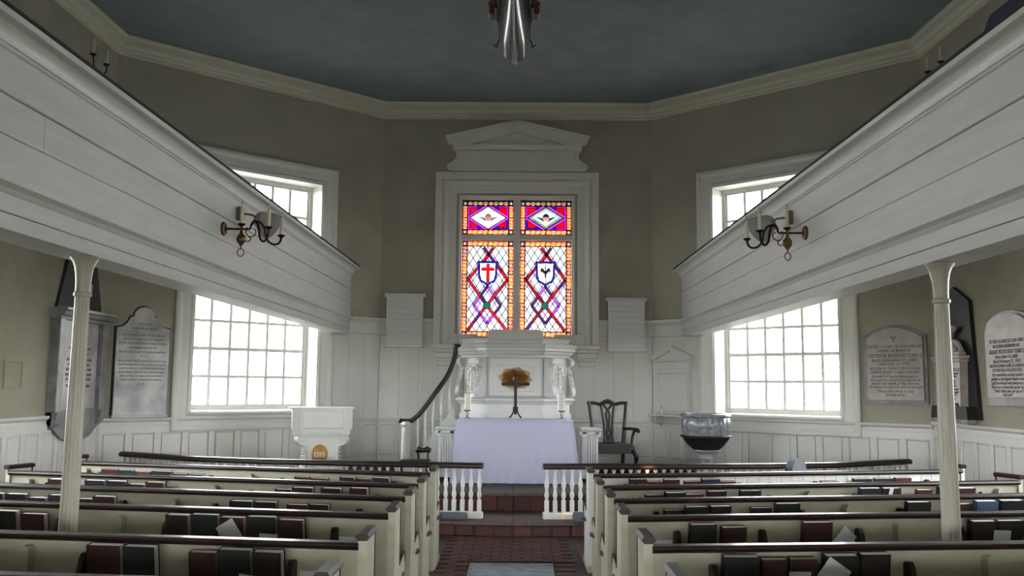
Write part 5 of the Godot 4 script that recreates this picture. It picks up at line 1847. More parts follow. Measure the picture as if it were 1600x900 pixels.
func sconce(s: float, label: String) -> void:
	var e := -s      # local x towards the altar
	var root := thing("wall_sconce", label, "sconce", Vector3(s * 2.644, 3.065, -7.95), -s * PI / 2, "brass sconces on the gallery fronts")
	var st := mb()
	lathe(st, [Vector2(0, 0), Vector2(0.062, 0), Vector2(0.066, 0.008), Vector2(0.058, 0.02), Vector2(0.045, 0.022), Vector2(0.04, 0.016), Vector2(0.025, 0.02), Vector2(0.016, 0.035), Vector2(0, 0.04)], 28, Transform3D(Basis(Vector3.RIGHT, PI / 2), Vector3.ZERO))
	obj("backplate", st, M.brass, root)
	st = mb()
	tube(st, [Vector3(0, 0, 0.03), Vector3(0, -0.002, 0.10), Vector3(0, -0.002, 0.25)], [0.011, 0.009, 0.009], 10)
	obj("stem", st, M.bronze, root)
	st = mb()
	lathe(st, [Vector2(0, -0.185), Vector2(0.006, -0.18), Vector2(0.006, -0.16), Vector2(0.012, -0.152), Vector2(0.022, -0.138), Vector2(0.034, -0.124), Vector2(0.041, -0.105), Vector2(0.042, -0.088), Vector2(0.037, -0.07), Vector2(0.028, -0.055), Vector2(0.018, -0.045), Vector2(0.013, -0.02), Vector2(0.016, 0.0), Vector2(0.011, 0.02), Vector2(0.012, 0.035), Vector2(0, 0.035)], 18, at(Vector3(0, 0, 0.17)))
	obj("vase", st, M.brass, root)
	st = mb()
	var ring := []
	for i in 20:
		var a := TAU * i / 20
		ring.append(Vector3(cos(a) * 0.006, -0.217 + sin(a) * 0.035, 0.17 + cos(a) * 0.029))
	tube(st, ring, 0.004, 6, Transform3D.IDENTITY, true)
	obj("ring", st, M.bronze, root)
	bulb_candle(root, Vector3(0, 0.035, 0.17), 0.165)
	for g in [[-0.05, 0.43, 0.0], [0.13, 0.50, -0.045]]:
		var d := Vector3(e * g[0], 0, g[1] - 0.25)
		var b := Vector3(0, 0, 0.25)
		st = mb()
		var pts := bez(b, b + d * 0.0 + Vector3(0, 0.10, 0.01), b + d * 0.45 + Vector3(0, 0.11, 0), b + d * 0.5 + Vector3(0, -0.05, 0), 10)
		pts.append_array(bez(b + d * 0.5 + Vector3(0, -0.05, 0), b + d * 0.58 + Vector3(0, -0.15, 0), b + d * 1.0 + Vector3(0, -0.15, 0), b + d + Vector3(0, g[2] - 0.01, 0), 10).slice(1))
		tube(st, pts, 0.010, 8)
		obj("arm", st, M.bronze, root)
		bulb_candle(root, b + d + Vector3(0, g[2], 0), 0.16)
	for c in [[0.265, -0.025, 0.06], [0.235, -0.09, 0.035]]:
		st = mb()
		var sp := []
		for i in 16:
			var a := 2.4 + i * 0.33
			var r: float = c[2] * (1.0 - i / 30.0)
			sp.append(Vector3(0, c[1] + sin(a) * r, c[0] + cos(a) * r))
		tube(st, sp, 0.005, 6)
		lathe(st, [Vector2(0, -0.008), Vector2(0.008, 0), Vector2(0, 0.008)], 8, at(sp[15]))
		obj("scroll", st, M.bronze, root)

func floodlight(s: float, label: String) -> void:
	var root := thing("floodlight", label, "floodlight", Vector3(s * 2.644, 3.28, -8.34), -s * PI / 2, "floodlights on the gallery fronts")
	var e := -s
	var st := mb()
	box(st, Vector3(-0.03, -0.065, 0.0), Vector3(0.03, 0.065, 0.06), 0.006)
	obj("junction_box", st, M.box_grey, root)
	st = mb()
	tube(st, [Vector3(0, 0.0, 0.06), Vector3(e * 0.0, -0.01, 0.14), Vector3(e * 0.02, -0.04, 0.20)], 0.010, 8)
	obj("bracket", st, M.box_grey, root)
	# the drum looks towards the altar, downwards and a little inwards
	var dir := Vector3(e * 0.70, -0.42, 0.58).normalized()
	var x := dir.cross(Vector3.UP).normalized()
	var b := Basis(x, dir, x.cross(dir))
	st = mb()
	lathe(st, [Vector2(0, -0.02), Vector2(0.05, -0.02), Vector2(0.075, 0.0), Vector2(0.12, 0.10), Vector2(0.135, 0.15), Vector2(0.138, 0.165), Vector2(0.128, 0.165), Vector2(0.115, 0.12), Vector2(0, 0.10)], 28, Transform3D(b, Vector3(e * 0.02, -0.035, 0.20)))
	obj("reflector", st, M.lamp_grey, root)

func upper_sconce(which: String, x0: float, label: String) -> void:
	var h := hang(which, x0, 5.70, 0.0)
	var root := thing("wall_sconce", label, "sconce", h.origin, h.basis.get_euler().y, "two-candle sconces above the galleries")
	var st := mb()
	lathe(st, [Vector2(0, 0), Vector2(0.05, 0), Vector2(0.05, 0.012), Vector2(0.02, 0.025), Vector2(0, 0.03)], 20, Transform3D(Basis(Vector3.RIGHT, PI / 2), Vector3(0, -0.06, 0)))
	obj("backplate", st, M.brass, root)
	for s in [-1.0, 1.0]:
		st = mb()
		tube(st, bez(Vector3(0, -0.06, 0.02), Vector3(s * 0.08, -0.14, 0.14), Vector3(s * 0.19, -0.14, 0.16), Vector3(s * 0.18, 0.015, 0.14), 12), 0.009, 8)
		obj("arm", st, M.bronze, root)
		bulb_candle(root, Vector3(s * 0.18, 0.02, 0.14), 0.19, 0.019)

func votive_ship() -> void:
	var root := thing("votive_ship", "dark polished model ship hanging from the ceiling, seen from beneath its hull", "model ship", Vector3(0.0, 4.40, -6.95))
	var st := mb()
	SG += 1
	st.set_smooth_group(SG)
	var zs := []
	for i in 41:
		zs.append(lerpf(0.95, -0.62, i / 40.0))
	var rows := 12
	var grid := []
	for z: float in zs:
		var bow := clampf((-z - 0.30) / 0.32, 0, 1)
		var stern := clampf((z - 0.0) / 0.95, 0, 1)
		var breadth := 0.148 * sqrt(maxf(1.0 - pow(bow, 2.2), 0.0)) * (1.0 - 0.30 * stern)
		var keel := 0.16 * pow(bow, 2.6) + 0.02 * stern
		var fine := 0.30 + 0.30 * stern + 0.04 * bow
		var line := []
		for j in rows + 1:
			var v := float(j) / rows
			var w := breadth * pow(v, fine) * (1.0 - 0.10 * pow(v, 6.0))
			line.append(Vector2(w, keel + (0.30 - keel) * v))
		grid.append(line)
	for s in [-1.0, 1.0]:
		var t := Transform3D(Basis(Vector3(s, 0, 0), Vector3.UP, Vector3(0, 0, 1)), Vector3.ZERO)
		for i in 40:
			for j in rows:
				var a: Vector2 = grid[i][j]
				var b: Vector2 = grid[i + 1][j]
				var c: Vector2 = grid[i + 1][j + 1]
				var d: Vector2 = grid[i][j + 1]
				quad(st, Vector3(a.x, a.y, zs[i]), Vector3(b.x, b.y, zs[i + 1]), Vector3(c.x, c.y, zs[i + 1]), Vector3(d.x, d.y, zs[i]), t)
	st.set_smooth_group(-1)
	for j in rows:
		quad(st, Vector3(-grid[0][j].x, grid[0][j].y, 0.95), Vector3(grid[0][j].x, grid[0][j].y, 0.95), Vector3(grid[0][j + 1].x, grid[0][j + 1].y, 0.95), Vector3(-grid[0][j + 1].x, grid[0][j + 1].y, 0.95))
	obj("hull", st, M.hull, root)
	st = mb()
	var keel_pts := []
	for i in range(0, 41, 2):
		keel_pts.append(Vector3(0, grid[i][0].y - 0.004, zs[i]))
	keel_pts.append(Vector3(0, 0.24, -0.645))
	keel_pts.append(Vector3(0, 0.33, -0.66))
	tube(st, keel_pts, 0.0075, 6)
	obj("keel", st, M.hull, root)
	st = mb()
	var deck := PackedVector2Array()
	for i in 41:
		deck.append(Vector2(grid[i][rows].x, zs[i]))
	for i in range(40, -1, -1):
		deck.append(Vector2(-grid[i][rows].x - 0.0001, zs[i]))
	prism(st, deck, 0.285, 0.299, horizontal())
	obj("deck", st, M.ship_brown, root)
	for s in [-1.0, 1.0]:
		st = mb()
		box(st, Vector3(s * 0.142 - 0.012, 0.20, 0.02), Vector3(s * 0.142 + 0.012, 0.235, 0.30), 0.004)
		obj("channel", st, M.iron, root)
		st = mb()
		box(st, Vector3(s * 0.178 - 0.026, 0.215, 0.03), Vector3(s * 0.178 + 0.026, 0.30, 0.16), 0.01)
		obj("boat_box", st, M.ship_red if s < 0 else M.ship_brown, root)
		st = mb()
		box(st, Vector3(s * 0.165 - 0.03, 0.235, 0.27), Vector3(s * 0.165 + 0.03, 0.33, 0.40), 0.012)
		lathe(st, [Vector2(0, -0.02), Vector2(0.018, 0), Vector2(0, 0.02)], 8, at(Vector3(s * 0.19, 0.22, 0.34)))
		obj("boat_box", st, M.ship_red, root)
		# anchor at the bow
		st = mb()
		tube(st, [Vector3(s * 0.125, 0.24, -0.40), Vector3(s * 0.155, 0.17, -0.41)], 0.006, 6)
		tube(st, [Vector3(s * 0.135, 0.15, -0.41), Vector3(s * 0.16, 0.165, -0.41), Vector3(s * 0.19, 0.185, -0.41)], [0.003, 0.007, 0.003], 6)
		obj("anchor", st, M.iron, root)
	st = mb()
	tube(st, [Vector3(0, 0.30, -0.55), Vector3(0, 0.50, -0.90)], [0.013, 0.006], 8)
	obj("bowsprit", st, M.iron, root)
	for z in [-0.35, 0.15, 0.6]:
		st = mb()
		tube(st, [Vector3(0, 0.295, z), Vector3(0, 1.35 - absf(z - 0.15) * 0.4, z)], [0.014, 0.006], 8)
		var ms := obj("mast", st, M.ship_brown, root)
		for y in [0.62, 0.88, 1.08]:
			st = mb()
			tube(st, [Vector3(-0.30 + y * 0.12, y, z), Vector3(0.30 - y * 0.12, y, z)], 0.006, 6)
			obj("yard", st, M.ship_brown, ms)
	for z in [-0.45, 0.8]:
		st = mb()
		tube(st, [Vector3(0, 0.29, z), Vector3(0, HC - 4.40 + 0.005, z * 0.9)], 0.003, 5)
		obj("hanging_wire", st, M.iron, root)

func gallery_cabinet() -> void:
	var root := thing("gallery_cabinet", "dark navy draped cabinet on the right gallery, top right corner", "cabinet", Vector3(3.25, 3.0, -4.6))
	var st := mb()
	prism(st, PackedVector2Array([Vector2(-0.78, -0.03), Vector2(0.78, -0.03), Vector2(0.78, 1.0), Vector2(-0.80, 1.0), Vector2(-0.93, 0.86)]), -0.25, 0.25, Transform3D(Basis(Vector3(0, 0, 1), Vector3.UP, Vector3(-1, 0, 0)), Vector3.ZERO))
	obj("body", st, M.navy_cloth, root)
	st = mb()
	box(st, Vector3(-0.252, 0.999, -0.79), Vector3(0.252, 1.012, 0.78), 0.008)
	obj("top", st, M.navy_cloth, root)

# ---------------------------------------------------------------- pews and what lies in them
const PEW_Z := [0.0, -3.67, -4.60, -5.62, -6.45, -7.27, -8.22]
const PEW_SLOPE := [0.0, 0.085, 0.117, 0.153, 0.183, 0.206, 0.227]
const ORD := ["", "sixth", "fifth", "fourth", "third", "second", "first"]
const LEDGE := 0.600

func pew_frame(i: int, s: float) -> Transform3D:     # u outward along the back, y up, w towards the camera
	var a: float = atan(PEW_SLOPE[i])
	return Transform3D(Basis(Vector3(s * cos(a), 0, -sin(a)), Vector3.UP, Vector3(s * sin(a), 0, cos(a))), Vector3(s * 0.72, 0, PEW_Z[i]))

func pew(i: int, s: float) -> void:
	var f := pew_frame(i, s)
	var side := "left" if s < 0 else "right"
	var label := "cream pew with dark red rail, %s from the front on the %s of the aisle" % [ORD[i], side]
	if i == 1:
		label = "cream pew nearest the camera on the %s, only its dark end cap showing" % side
	if i == 6:
		label = "front cream pew on the %s with dark red rail, just before the altar rail" % side
	if i == 6 and s > 0:
		label = "front pew on the right with white planked back, just before the altar rail"
	var root := thing("pew", label, "pew", f.origin, 0, "cream pews with dark rails")
	var t := Transform3D(f.basis, Vector3.ZERO)
	var l := 3.78 / cos(atan(PEW_SLOPE[i]))
	var st := mb()
	if i == 6 and s > 0:
		box(st, Vector3(0.02, 0.05, -0.03), Vector3(l, 0.842, -0.012), 0, t)
		obj("back_board", st, M.white, root)
		var n := 33
		for k in n:
			st = mb()
			box(st, Vector3(0.02 + (l - 0.02) * k / n, 0.05, -0.014), Vector3(0.02 + (l - 0.02) * (k + 1) / n, 0.842, 0.0), 0.004, t)
			obj("plank", st, M.white, root)
	else:
		box(st, Vector3(0.02, 0.05, -0.03), Vector3(l, 0.842, 0.0), 0, t)
		obj("back_board", st, M.cream, root)
	st = mb()
	prism(st, PackedVector2Array([Vector2(-0.052, 0.838), Vector2(0.018, 0.838), Vector2(0.020, 0.845), Vector2(0.030, 0.849), Vector2(0.034, 0.857), Vector2(0.030, 0.868), Vector2(0.018, 0.874), Vector2(-0.045, 0.874), Vector2(-0.054, 0.866), Vector2(-0.054, 0.846)]), 0.018, l - 0.01, t * Transform3D(Basis(Vector3(0, 0, 1), Vector3.UP, Vector3(1, 0, 0)), Vector3.ZERO))
	obj("top_rail", st, M.mahogany, root)
	st = mb()
	box(st, Vector3(0.03, 0.41, -0.42), Vector3(l - 0.03, 0.445, -0.03), 0.008, t)
	obj("seat", st, M.mahogany, root)
	# ends: a tall upright, then the low arm; both run parallel to the aisle
	for e in 2:
		var p := t * Vector3(0.0 if e == 0 else l, 0, 0)
		var zx := Transform3D(Basis(Vector3(0, 0, -1), Vector3.UP, Vector3(1, 0, 0)), p)   # profile x runs towards the altar
		if e == 1:
			zx = Transform3D(Basis(Vector3(s * -0.34, 0, -0.94).normalized(), Vector3.UP, Vector3(0.94, 0, s * -0.34).normalized()), p)
		st = mb()
		prism(st, PackedVector2Array([Vector2(-0.012, 0.0), Vector2(0.50, 0.0), Vector2(0.50, 0.50), Vector2(0.47, 0.545), Vector2(0.36, 0.548), Vector2(0.25, 0.525), Vector2(0.215, 0.52), Vector2(0.215, 0.886), Vector2(-0.012, 0.886)]), -0.024, 0.024, zx)
		var ep := obj("end_panel", st, M.cream if not (i == 6 and s > 0) else M.white, root)
		st = mb()
		box(st, Vector3(-0.02, 0, -0.034), Vector3(0.51, 0.07, 0.034), 0.012, zx)
		obj("plinth", st, M.cream, ep)
		st = mb()
		prism(st, PackedVector2Array([Vector2(-0.036, 0.905), Vector2(-0.024, 0.886), Vector2(0.024, 0.886), Vector2(0.036, 0.905), Vector2(0.024, 0.923), Vector2(-0.024, 0.923)]), -0.028, 0.245, zx * Transform3D(Basis(Vector3(0, 0, 1), Vector3.UP, Vector3(1, 0, 0)), Vector3.ZERO))
		obj("end_cap", st, M.mahogany, root)
		st = mb()
		prism(st, PackedVector2Array([Vector2(0.214, 0.886), Vector2(0.228, 0.886), Vector2(0.228, 0.545), Vector2(0.26, 0.542), Vector2(0.36, 0.565), Vector2(0.475, 0.562), Vector2(0.51, 0.515), Vector2(0.51, 0.49), Vector2(0.498, 0.49), Vector2(0.498, 0.51), Vector2(0.47, 0.545), Vector2(0.36, 0.547), Vector2(0.25, 0.524), Vector2(0.214, 0.518)]), -0.028, 0.028, zx)
		obj("edge_trim", st, M.mahogany, root)
	# book racks on the back, with dark end posts, and cream braces
	for r in [[0.355 if s < 0 else 0.325, 1.478 if s < 0 else (1.53 if i == 3 else (1.366 if i < 4 else 1.44))], [2.232, 3.45]]:
		if r[1] > l: continue
		st = mb()
		box(st, Vector3(r[0], LEDGE - 0.016, 0.0), Vector3(r[1], LEDGE, 0.088), 0.003, t)
		box(st, Vector3(r[0], LEDGE - 0.016, 0.082), Vector3(r[1], LEDGE + 0.025, 0.092), 0.003, t)
		obj("book_rack", st, M.mahogany, root)
		for u in (r + [0.88] if i == 3 and s > 0 and r[0] < 1.0 else r):
			st = mb()
			prism(st, PackedVector2Array([Vector2(0.001, LEDGE - 0.02), Vector2(0.095, LEDGE - 0.02), Vector2(0.095, LEDGE + 0.06), Vector2(0.07, LEDGE + 0.16), Vector2(0.05, LEDGE + 0.185), Vector2(0.02, LEDGE + 0.185), Vector2(0.001, LEDGE + 0.17)]), u - 0.014, u + 0.014, t * Transform3D(Basis(Vector3(0, 0, 1), Vector3.UP, Vector3(1, 0, 0)), Vector3.ZERO))
			obj("rack_end", st, M.mahogany, root)
	if not (i == 6 and s > 0):
		for u in [1.81, 3.62]:
			st = mb()
			var o := [Vector2(u - 0.028, 0.06), Vector2(u + 0.028, 0.06)]
			o.append_array(arc(Vector2(u, 0.785), 0.028, 0, 180, 8))
			prism(st, PackedVector2Array(o), 0.0, 0.06, t)
			obj("brace", st, M.cream, root)

var shelf := []
func bk(i: int, s: float, u: float, w: float, top: float, c: String) -> void:
	shelf.append({"i": i, "s": s, "u": u, "w": w, "top": top, "c": c})

const HUE := {"m": "maroon", "g": "dark green", "b": "brown", "d": "dark maroon", "k": "black", "r": "red", "n": "navy", "l": "light blue"}
const NTH := ["first", "second", "third", "fourth", "fifth", "sixth", "seventh", "eighth"]

func place_books() -> void:
	shelf.sort_custom(func(a, b): return [a.i, a.s, a.u] < [b.i, b.s, b.u])
	var count := {}
	for b in shelf:
		var rack := "inner" if b.u < 1.8 else "outer"
		var key := "%d %d %s" % [b.i, b.s, rack]
		var k: int = count.get(key, 0)
		count[key] = k + 1
		var side := "left" if b.s < 0 else "right"
		var label := "%s book, %s from the aisle in the %s rack, %s %s pew from front" % [HUE[b.c], NTH[k], rack, ORD[b.i], side]
		var f := pew_frame(b.i, b.s)
		var h: float = b.top - LEDGE
		var w: float = b.w * 0.91
		var th := 0.050 + 0.010 * rng.randf() if h > 0.215 else 0.042 + 0.008 * rng.randf()
		var o := f * Vector3(b.u, LEDGE + 0.006, 0.014 + th / 2)
		var root := thing("book", label, "book", o, 0, "books in the pew racks")
		root.basis = Basis(Vector3.UP, b.s * atan(PEW_SLOPE[b.i]) + rng.randf_range(-0.03, 0.03)) * Basis(Vector3.RIGHT, 0.15)
		var m: Material = M["book_" + b.c]
		var st := mb()
		box(st, Vector3(-w / 2, 0, th / 2 - 0.003), Vector3(w / 2, h, th / 2), 0.001)
		box(st, Vector3(-w / 2, 0, -th / 2), Vector3(w / 2, h, -th / 2 + 0.003), 0.001)
		box(st, Vector3(-w / 2 - 0.002, 0, -th / 2), Vector3(-w / 2 + 0.003, h, th / 2), 0.002)
		obj("cover", st, m, root)
		st = mb()
		box(st, Vector3(-w / 2 + 0.003, 0.004, -th / 2 + 0.003), Vector3(w / 2 - 0.006, h - 0.005, th / 2 - 0.003))
		obj("pages", st, M.pages, root)
		if b.i == 6 and b.s > 0 and k in [0, 2] and rack == "inner":
			text_mesh(root, "PRAYER" if k == 0 else "HOLY", 0.05, Vector3(0, h * 0.72, th / 2 + 0.0005), M.gilt, "Droid Serif", 0.001)

# a sheet standing in a rack: before the books it leans with them, a free one leans back on the pew
func sheet(i: int, s: float, u: float, top: float, tilt: float, w: float, h: float, label: String, free := false) -> void:
	var f := pew_frame(i, s)
	var half := h / 2
	if absf(tilt) < 0.3:
		half = (top - LEDGE - 0.012) / 2
		h = half * 2
	else:
		half = (absf(cos(tilt)) * h + absf(sin(tilt)) * w) / 2
	var lean := -atan(0.045 / (half * 2)) if free else 0.15
	var o := f * Vector3(u, LEDGE + 0.012 + half, 0.036 if free else 0.0785 + half * 0.15)
	var st := mb()
	box(st, Vector3(-w / 2, -h / 2, -0.0008), Vector3(w / 2, h / 2, 0.0008))
	var p := obj("paper_sheet", st, M.paper, null, Transform3D(Basis(Vector3.UP, s * atan(PEW_SLOPE[i])) * Basis(Vector3.RIGHT, lean) * Basis(Vector3.FORWARD, tilt), o))
	tag(p, label, "paper", "papers left in the pew racks")

func cushion(label: String, at_: Vector3, l: float, turn: float, lean := 0.0) -> void:
	var st := mb()
	var prof := PackedVector2Array()
	for i in 20:
		var a := TAU * i / 20
		prof.append(Vector2(signf(cos(a)) * pow(absf(cos(a)), 0.6) * 0.08, 0.04 + signf(sin(a)) * pow(absf(sin(a)), 0.6) * 0.04))
	SG += 1
	st.set_smooth_group(SG)
	var ks := [[-0.5, 0.2], [-0.495, 0.7], [-0.48, 0.93], [-0.45, 1.0], [0.0, 1.03], [0.45, 1.0], [0.48, 0.93], [0.495, 0.7], [0.5, 0.2]]
	for k in ks.size() - 1:
		for i in 20:
			var j := (i + 1) % 20
			var q := []
			for w in [[k, i], [k, j], [k + 1, j], [k + 1, i]]:
				var sc: float = ks[w[0]][1]
				var pr: Vector2 = prof[w[1]]
				q.append(Vector3(ks[w[0]][0] * l, 0.04 + (pr.y - 0.04) * sc, -pr.x * sc))
			quad(st, q[0], q[3], q[2], q[1])
	st.set_smooth_group(-1)
	tag(obj("kneeler", st, M.cushion, null, Transform3D(Basis(Vector3.UP, turn) * Basis(Vector3.RIGHT, lean), at_)), label, "kneeler", "kneelers by the altar rail")

func grey_chair() -> void:
	var root := thing("upholstered_chair", "grey upholstered wooden chair behind the front right pew rail", "chair", Vector3(2.84, 0, -9.72), deg_to_rad(228))
	var st := mb()
	# seen from behind: a rounded padded back in a wooden frame; local +z is the sitter's front
	var o := [Vector2(-0.17, 0.46), Vector2(0.17, 0.46), Vector2(0.17, 0.80)]
	for i in range(1, 10):
		var a := PI * i / 10.0
		o.append(Vector2(cos(a) * 0.17, 0.80 + sin(a) * 0.13))
	o.append(Vector2(-0.17, 0.80))
	prism(st, PackedVector2Array(o), -0.05, 0.03, at(Vector3(0, 0, -0.20)), true)
	obj("backrest", st, M.chair_cloth, root)
	st = mb()
	box(st, Vector3(-0.23, 0.38, -0.22), Vector3(0.23, 0.47, 0.24), 0.03)
	obj("seat", st, M.chair_cloth, root)
	for s in [-1.0, 1.0]:
		st = mb()
		tube(st, [Vector3(s * 0.215, 0, -0.24), Vector3(s * 0.22, 0.42, -0.21), Vector3(s * 0.215, 0.70, -0.20), Vector3(s * 0.20, 0.845, -0.20)], [0.018, 0.022, 0.020, 0.014], 8)
		obj("leg", st, M.mahogany, root)
		st = mb()
		tube(st, [Vector3(s * 0.21, 0, 0.22), Vector3(s * 0.215, 0.40, 0.21)], [0.016, 0.022], 8)
		obj("leg", st, M.mahogany, root)
		st = mb()
		tube(st, [Vector3(s * 0.218, 0.66, -0.19), Vector3(s * 0.25, 0.66, 0.0), Vector3(s * 0.235, 0.42, 0.16)], [0.016, 0.018, 0.016], 8)
		obj("arm", st, M.mahogany, root)

func books() -> void:
	bk(2, -1, 1.343, 0.198, 0.837, "m")
	bk(2, -1, 1.149, 0.188, 0.836, "g")
	bk(2, -1, 0.809, 0.155, 0.817, "b")
	bk(2, -1, 0.639, 0.187, 0.836, "g")
	bk(2, -1, 0.464, 0.165, 0.831, "d")
	bk(3, -1, 2.60, 0.19, 0.825, "k")
	bk(3, -1, 2.40, 0.19, 0.81, "m")
	bk(3, -1, 1.377, 0.167, 0.838, "d")
	bk(3, -1, 1.196, 0.196, 0.844, "g")
	bk(3, -1, 1.01, 0.177, 0.833, "m")
	bk(3, -1, 0.817, 0.209, 0.843, "g")
	bk(3, -1, 0.623, 0.177, 0.83, "m")
	bk(4, -1, 3.308, 0.165, 0.808, "d")
	bk(4, -1, 3.115, 0.19, 0.809, "k")
	bk(4, -1, 2.934, 0.173, 0.786, "m")
	bk(4, -1, 2.753, 0.171, 0.811, "g")
	bk(4, -1, 2.522, 0.125, 0.79, "m")
	bk(4, -1, 2.363, 0.194, 0.814, "m")
	bk(4, -1, 1.243, 0.187, 0.817, "k")
	bk(4, -1, 1.056, 0.185, 0.816, "d")
	bk(4, -1, 0.809, 0.167, 0.804, "r")
	bk(4, -1, 0.643, 0.167, 0.809, "m")
	bk(5, -1, 3.285, 0.187, 0.825, "m")
	bk(5, -1, 2.92, 0.202, 0.825, "k")
	bk(5, -1, 2.713, 0.199, 0.826, "k")
	bk(5, -1, 2.516, 0.166, 0.805, "m")
	bk(5, -1, 2.337, 0.183, 0.827, "m")
	bk(5, -1, 1.158, 0.154, 0.806, "d")
	bk(5, -1, 0.985, 0.192, 0.827, "g")
	bk(5, -1, 0.736, 0.184, 0.83, "g")
	bk(5, -1, 0.495, 0.166, 0.838, "m")
	bk(6, -1, 3.325, 0.183, 0.814, "r")
	bk(6, -1, 3.141, 0.187, 0.812, "n")
	bk(6, -1, 2.95, 0.177, 0.8, "r")
	bk(6, -1, 2.737, 0.218, 0.812, "k")
	bk(6, -1, 2.546, 0.161, 0.794, "r")
	bk(6, -1, 2.373, 0.187, 0.793, "g")
	bk(6, -1, 1.255, 0.156, 0.804, "m")
	bk(6, -1, 1.08, 0.194, 0.798, "r")
	bk(6, -1, 0.795, 0.158, 0.819, "m")
	bk(6, -1, 0.631, 0.157, 0.806, "r")
	bk(6, -1, 0.465, 0.174, 0.823, "n")
	bk(2, 1, 0.454, 0.197, 0.831, "g")
	bk(2, 1, 0.627, 0.144, 0.814, "b")
	bk(2, 1, 0.779, 0.155, 0.815, "b")
	bk(2, 1, 0.977, 0.191, 0.832, "g")
	bk(2, 1, 1.157, 0.169, 0.836, "d")
	bk(3, 1, 0.478, 0.182, 0.83, "g")
	bk(3, 1, 0.678, 0.171, 0.81, "m")
	bk(3, 1, 1.227, 0.205, 0.834, "m")
	bk(3, 1, 2.362, 0.186, 0.828, "d")
	bk(3, 1, 2.556, 0.201, 0.828, "k")
	bk(4, 1, 0.444, 0.153, 0.799, "m")
	bk(4, 1, 0.613, 0.183, 0.823, "g")
	bk(4, 1, 0.791, 0.164, 0.825, "d")
	bk(4, 1, 1.105, 0.168, 0.807, "m")
	bk(4, 1, 1.309, 0.199, 0.837, "g")
	bk(4, 1, 2.356, 0.205, 0.834, "k")
	bk(4, 1, 2.712, 0.188, 0.813, "m")
	bk(4, 1, 2.92, 0.195, 0.834, "l")
	bk(4, 1, 3.134, 0.208, 0.836, "g")
	bk(5, 1, 0.431, 0.163, 0.807, "m")
	bk(5, 1, 0.603, 0.181, 0.825, "g")
	bk(5, 1, 0.77, 0.155, 0.807, "m")
	bk(5, 1, 0.962, 0.173, 0.83, "d")
	bk(5, 1, 1.258, 0.192, 0.831, "g")
	bk(5, 1, 2.341, 0.203, 0.837, "g")
	bk(5, 1, 2.54, 0.182, 0.835, "d")
	bk(5, 1, 2.859, 0.154, 0.815, "r")
	bk(5, 1, 3.08, 0.187, 0.839, "k")
	bk(5, 1, 3.26, 0.176, 0.826, "m")
	bk(6, 1, 0.424, 0.173, 0.835, "m")
	bk(6, 1, 0.588, 0.156, 0.81, "r")
	bk(6, 1, 0.748, 0.163, 0.825, "m")
	bk(6, 1, 0.955, 0.164, 0.805, "r")
	bk(6, 1, 1.134, 0.192, 0.826, "n")
	bk(6, 1, 1.31, 0.162, 0.8, "r")
	bk(6, 1, 2.362, 0.197, 0.786, "r")
	bk(6, 1, 2.71, 0.207, 0.806, "k")
	bk(6, 1, 2.942, 0.217, 0.806, "n")
	bk(6, 1, 3.154, 0.19, 0.808, "r")

func papers() -> void:
	sheet(2, -1, 0.56, 0.715, 0.12, 0.11, 0.10, "white paper before the dark green book in the fifth left pew from the front")
	card(2, -1, 0.268, "white card on the pew back by the aisle, fifth left pew from front")
	sheet(3, -1, 1.01, 0.815, -0.55, 0.13, 0.18, "tilted white paper leaning on a maroon book in the fourth left pew")
	sheet(3, -1, 0.762, 0.742, 0.02, 0.12, 0.10, "small upright white paper before the dark green book in the fourth left pew")
	card(3, -1, 0.275, "white card on the pew back by the aisle, fourth left pew from front")
	sheet(2, 1, 0.75, 0.757, 0.02, 0.115, 0.10, "upright white paper before the brown book in the fifth right pew from the front")
	sheet(2, 1, 0.915, 0.80, 0.6, 0.14, 0.17, "tilted white paper before the dark green book in the fifth right pew")
	card(3, 1, 0.245, "white card on the pew back by the aisle, fourth right pew from front")
	sheet(3, 1, 1.42, 0.80, 0.80, 0.10, 0.17, "tilted white paper beside the lone maroon book in the fourth right pew", true)
	sheet(3, 1, 2.48, 0.77, 0.04, 0.12, 0.10, "upright white paper before the dark books in the outer rack, fourth right pew")
	sheet(5, 1, 2.505, 0.845, 0.2, 0.035, 0.07, "scrap of white paper standing out of a book in the second right pew")

func card(i: int, s: float, u: float, label: String) -> void:
	var f := pew_frame(i, s)
	var st := mb()
	box(st, Vector3(-0.06, -0.045, 0.0), Vector3(0.06, 0.045, 0.0015), 0, Transform3D(Basis(Vector3.UP, s * atan(PEW_SLOPE[i])), Vector3.ZERO))
	tag(obj("card", st, M.paper, null, at(f * Vector3(u, 0.68, 0.0005))), label, "card", "cards on the pew backs")
# ---------------------------------------------------------------- outside the windows
func branch(st: SurfaceTool, p: Vector3, d: Vector3, l: float, r: float, depth: int) -> void:
	var q := p + d * l
	tube(st, [p, p.lerp(q, 0.5) + Vector3(rng.randf_range(-1, 1), 0, rng.randf_range(-1, 1)) * l * 0.06, q], [r, r * 0.85, r * 0.68], 6)
	if depth == 0:
		return
	for k in 3 if depth > 1 else 4:
		var e := (d + Vector3(rng.randf_range(-0.8, 0.8), rng.randf_range(-0.1, 0.6), rng.randf_range(-0.8, 0.8))).normalized()
		branch(st, p.lerp(q, rng.randf_range(0.55, 1.0)), e, l * rng.randf_range(0.55, 0.8), r * 0.55, depth - 1)

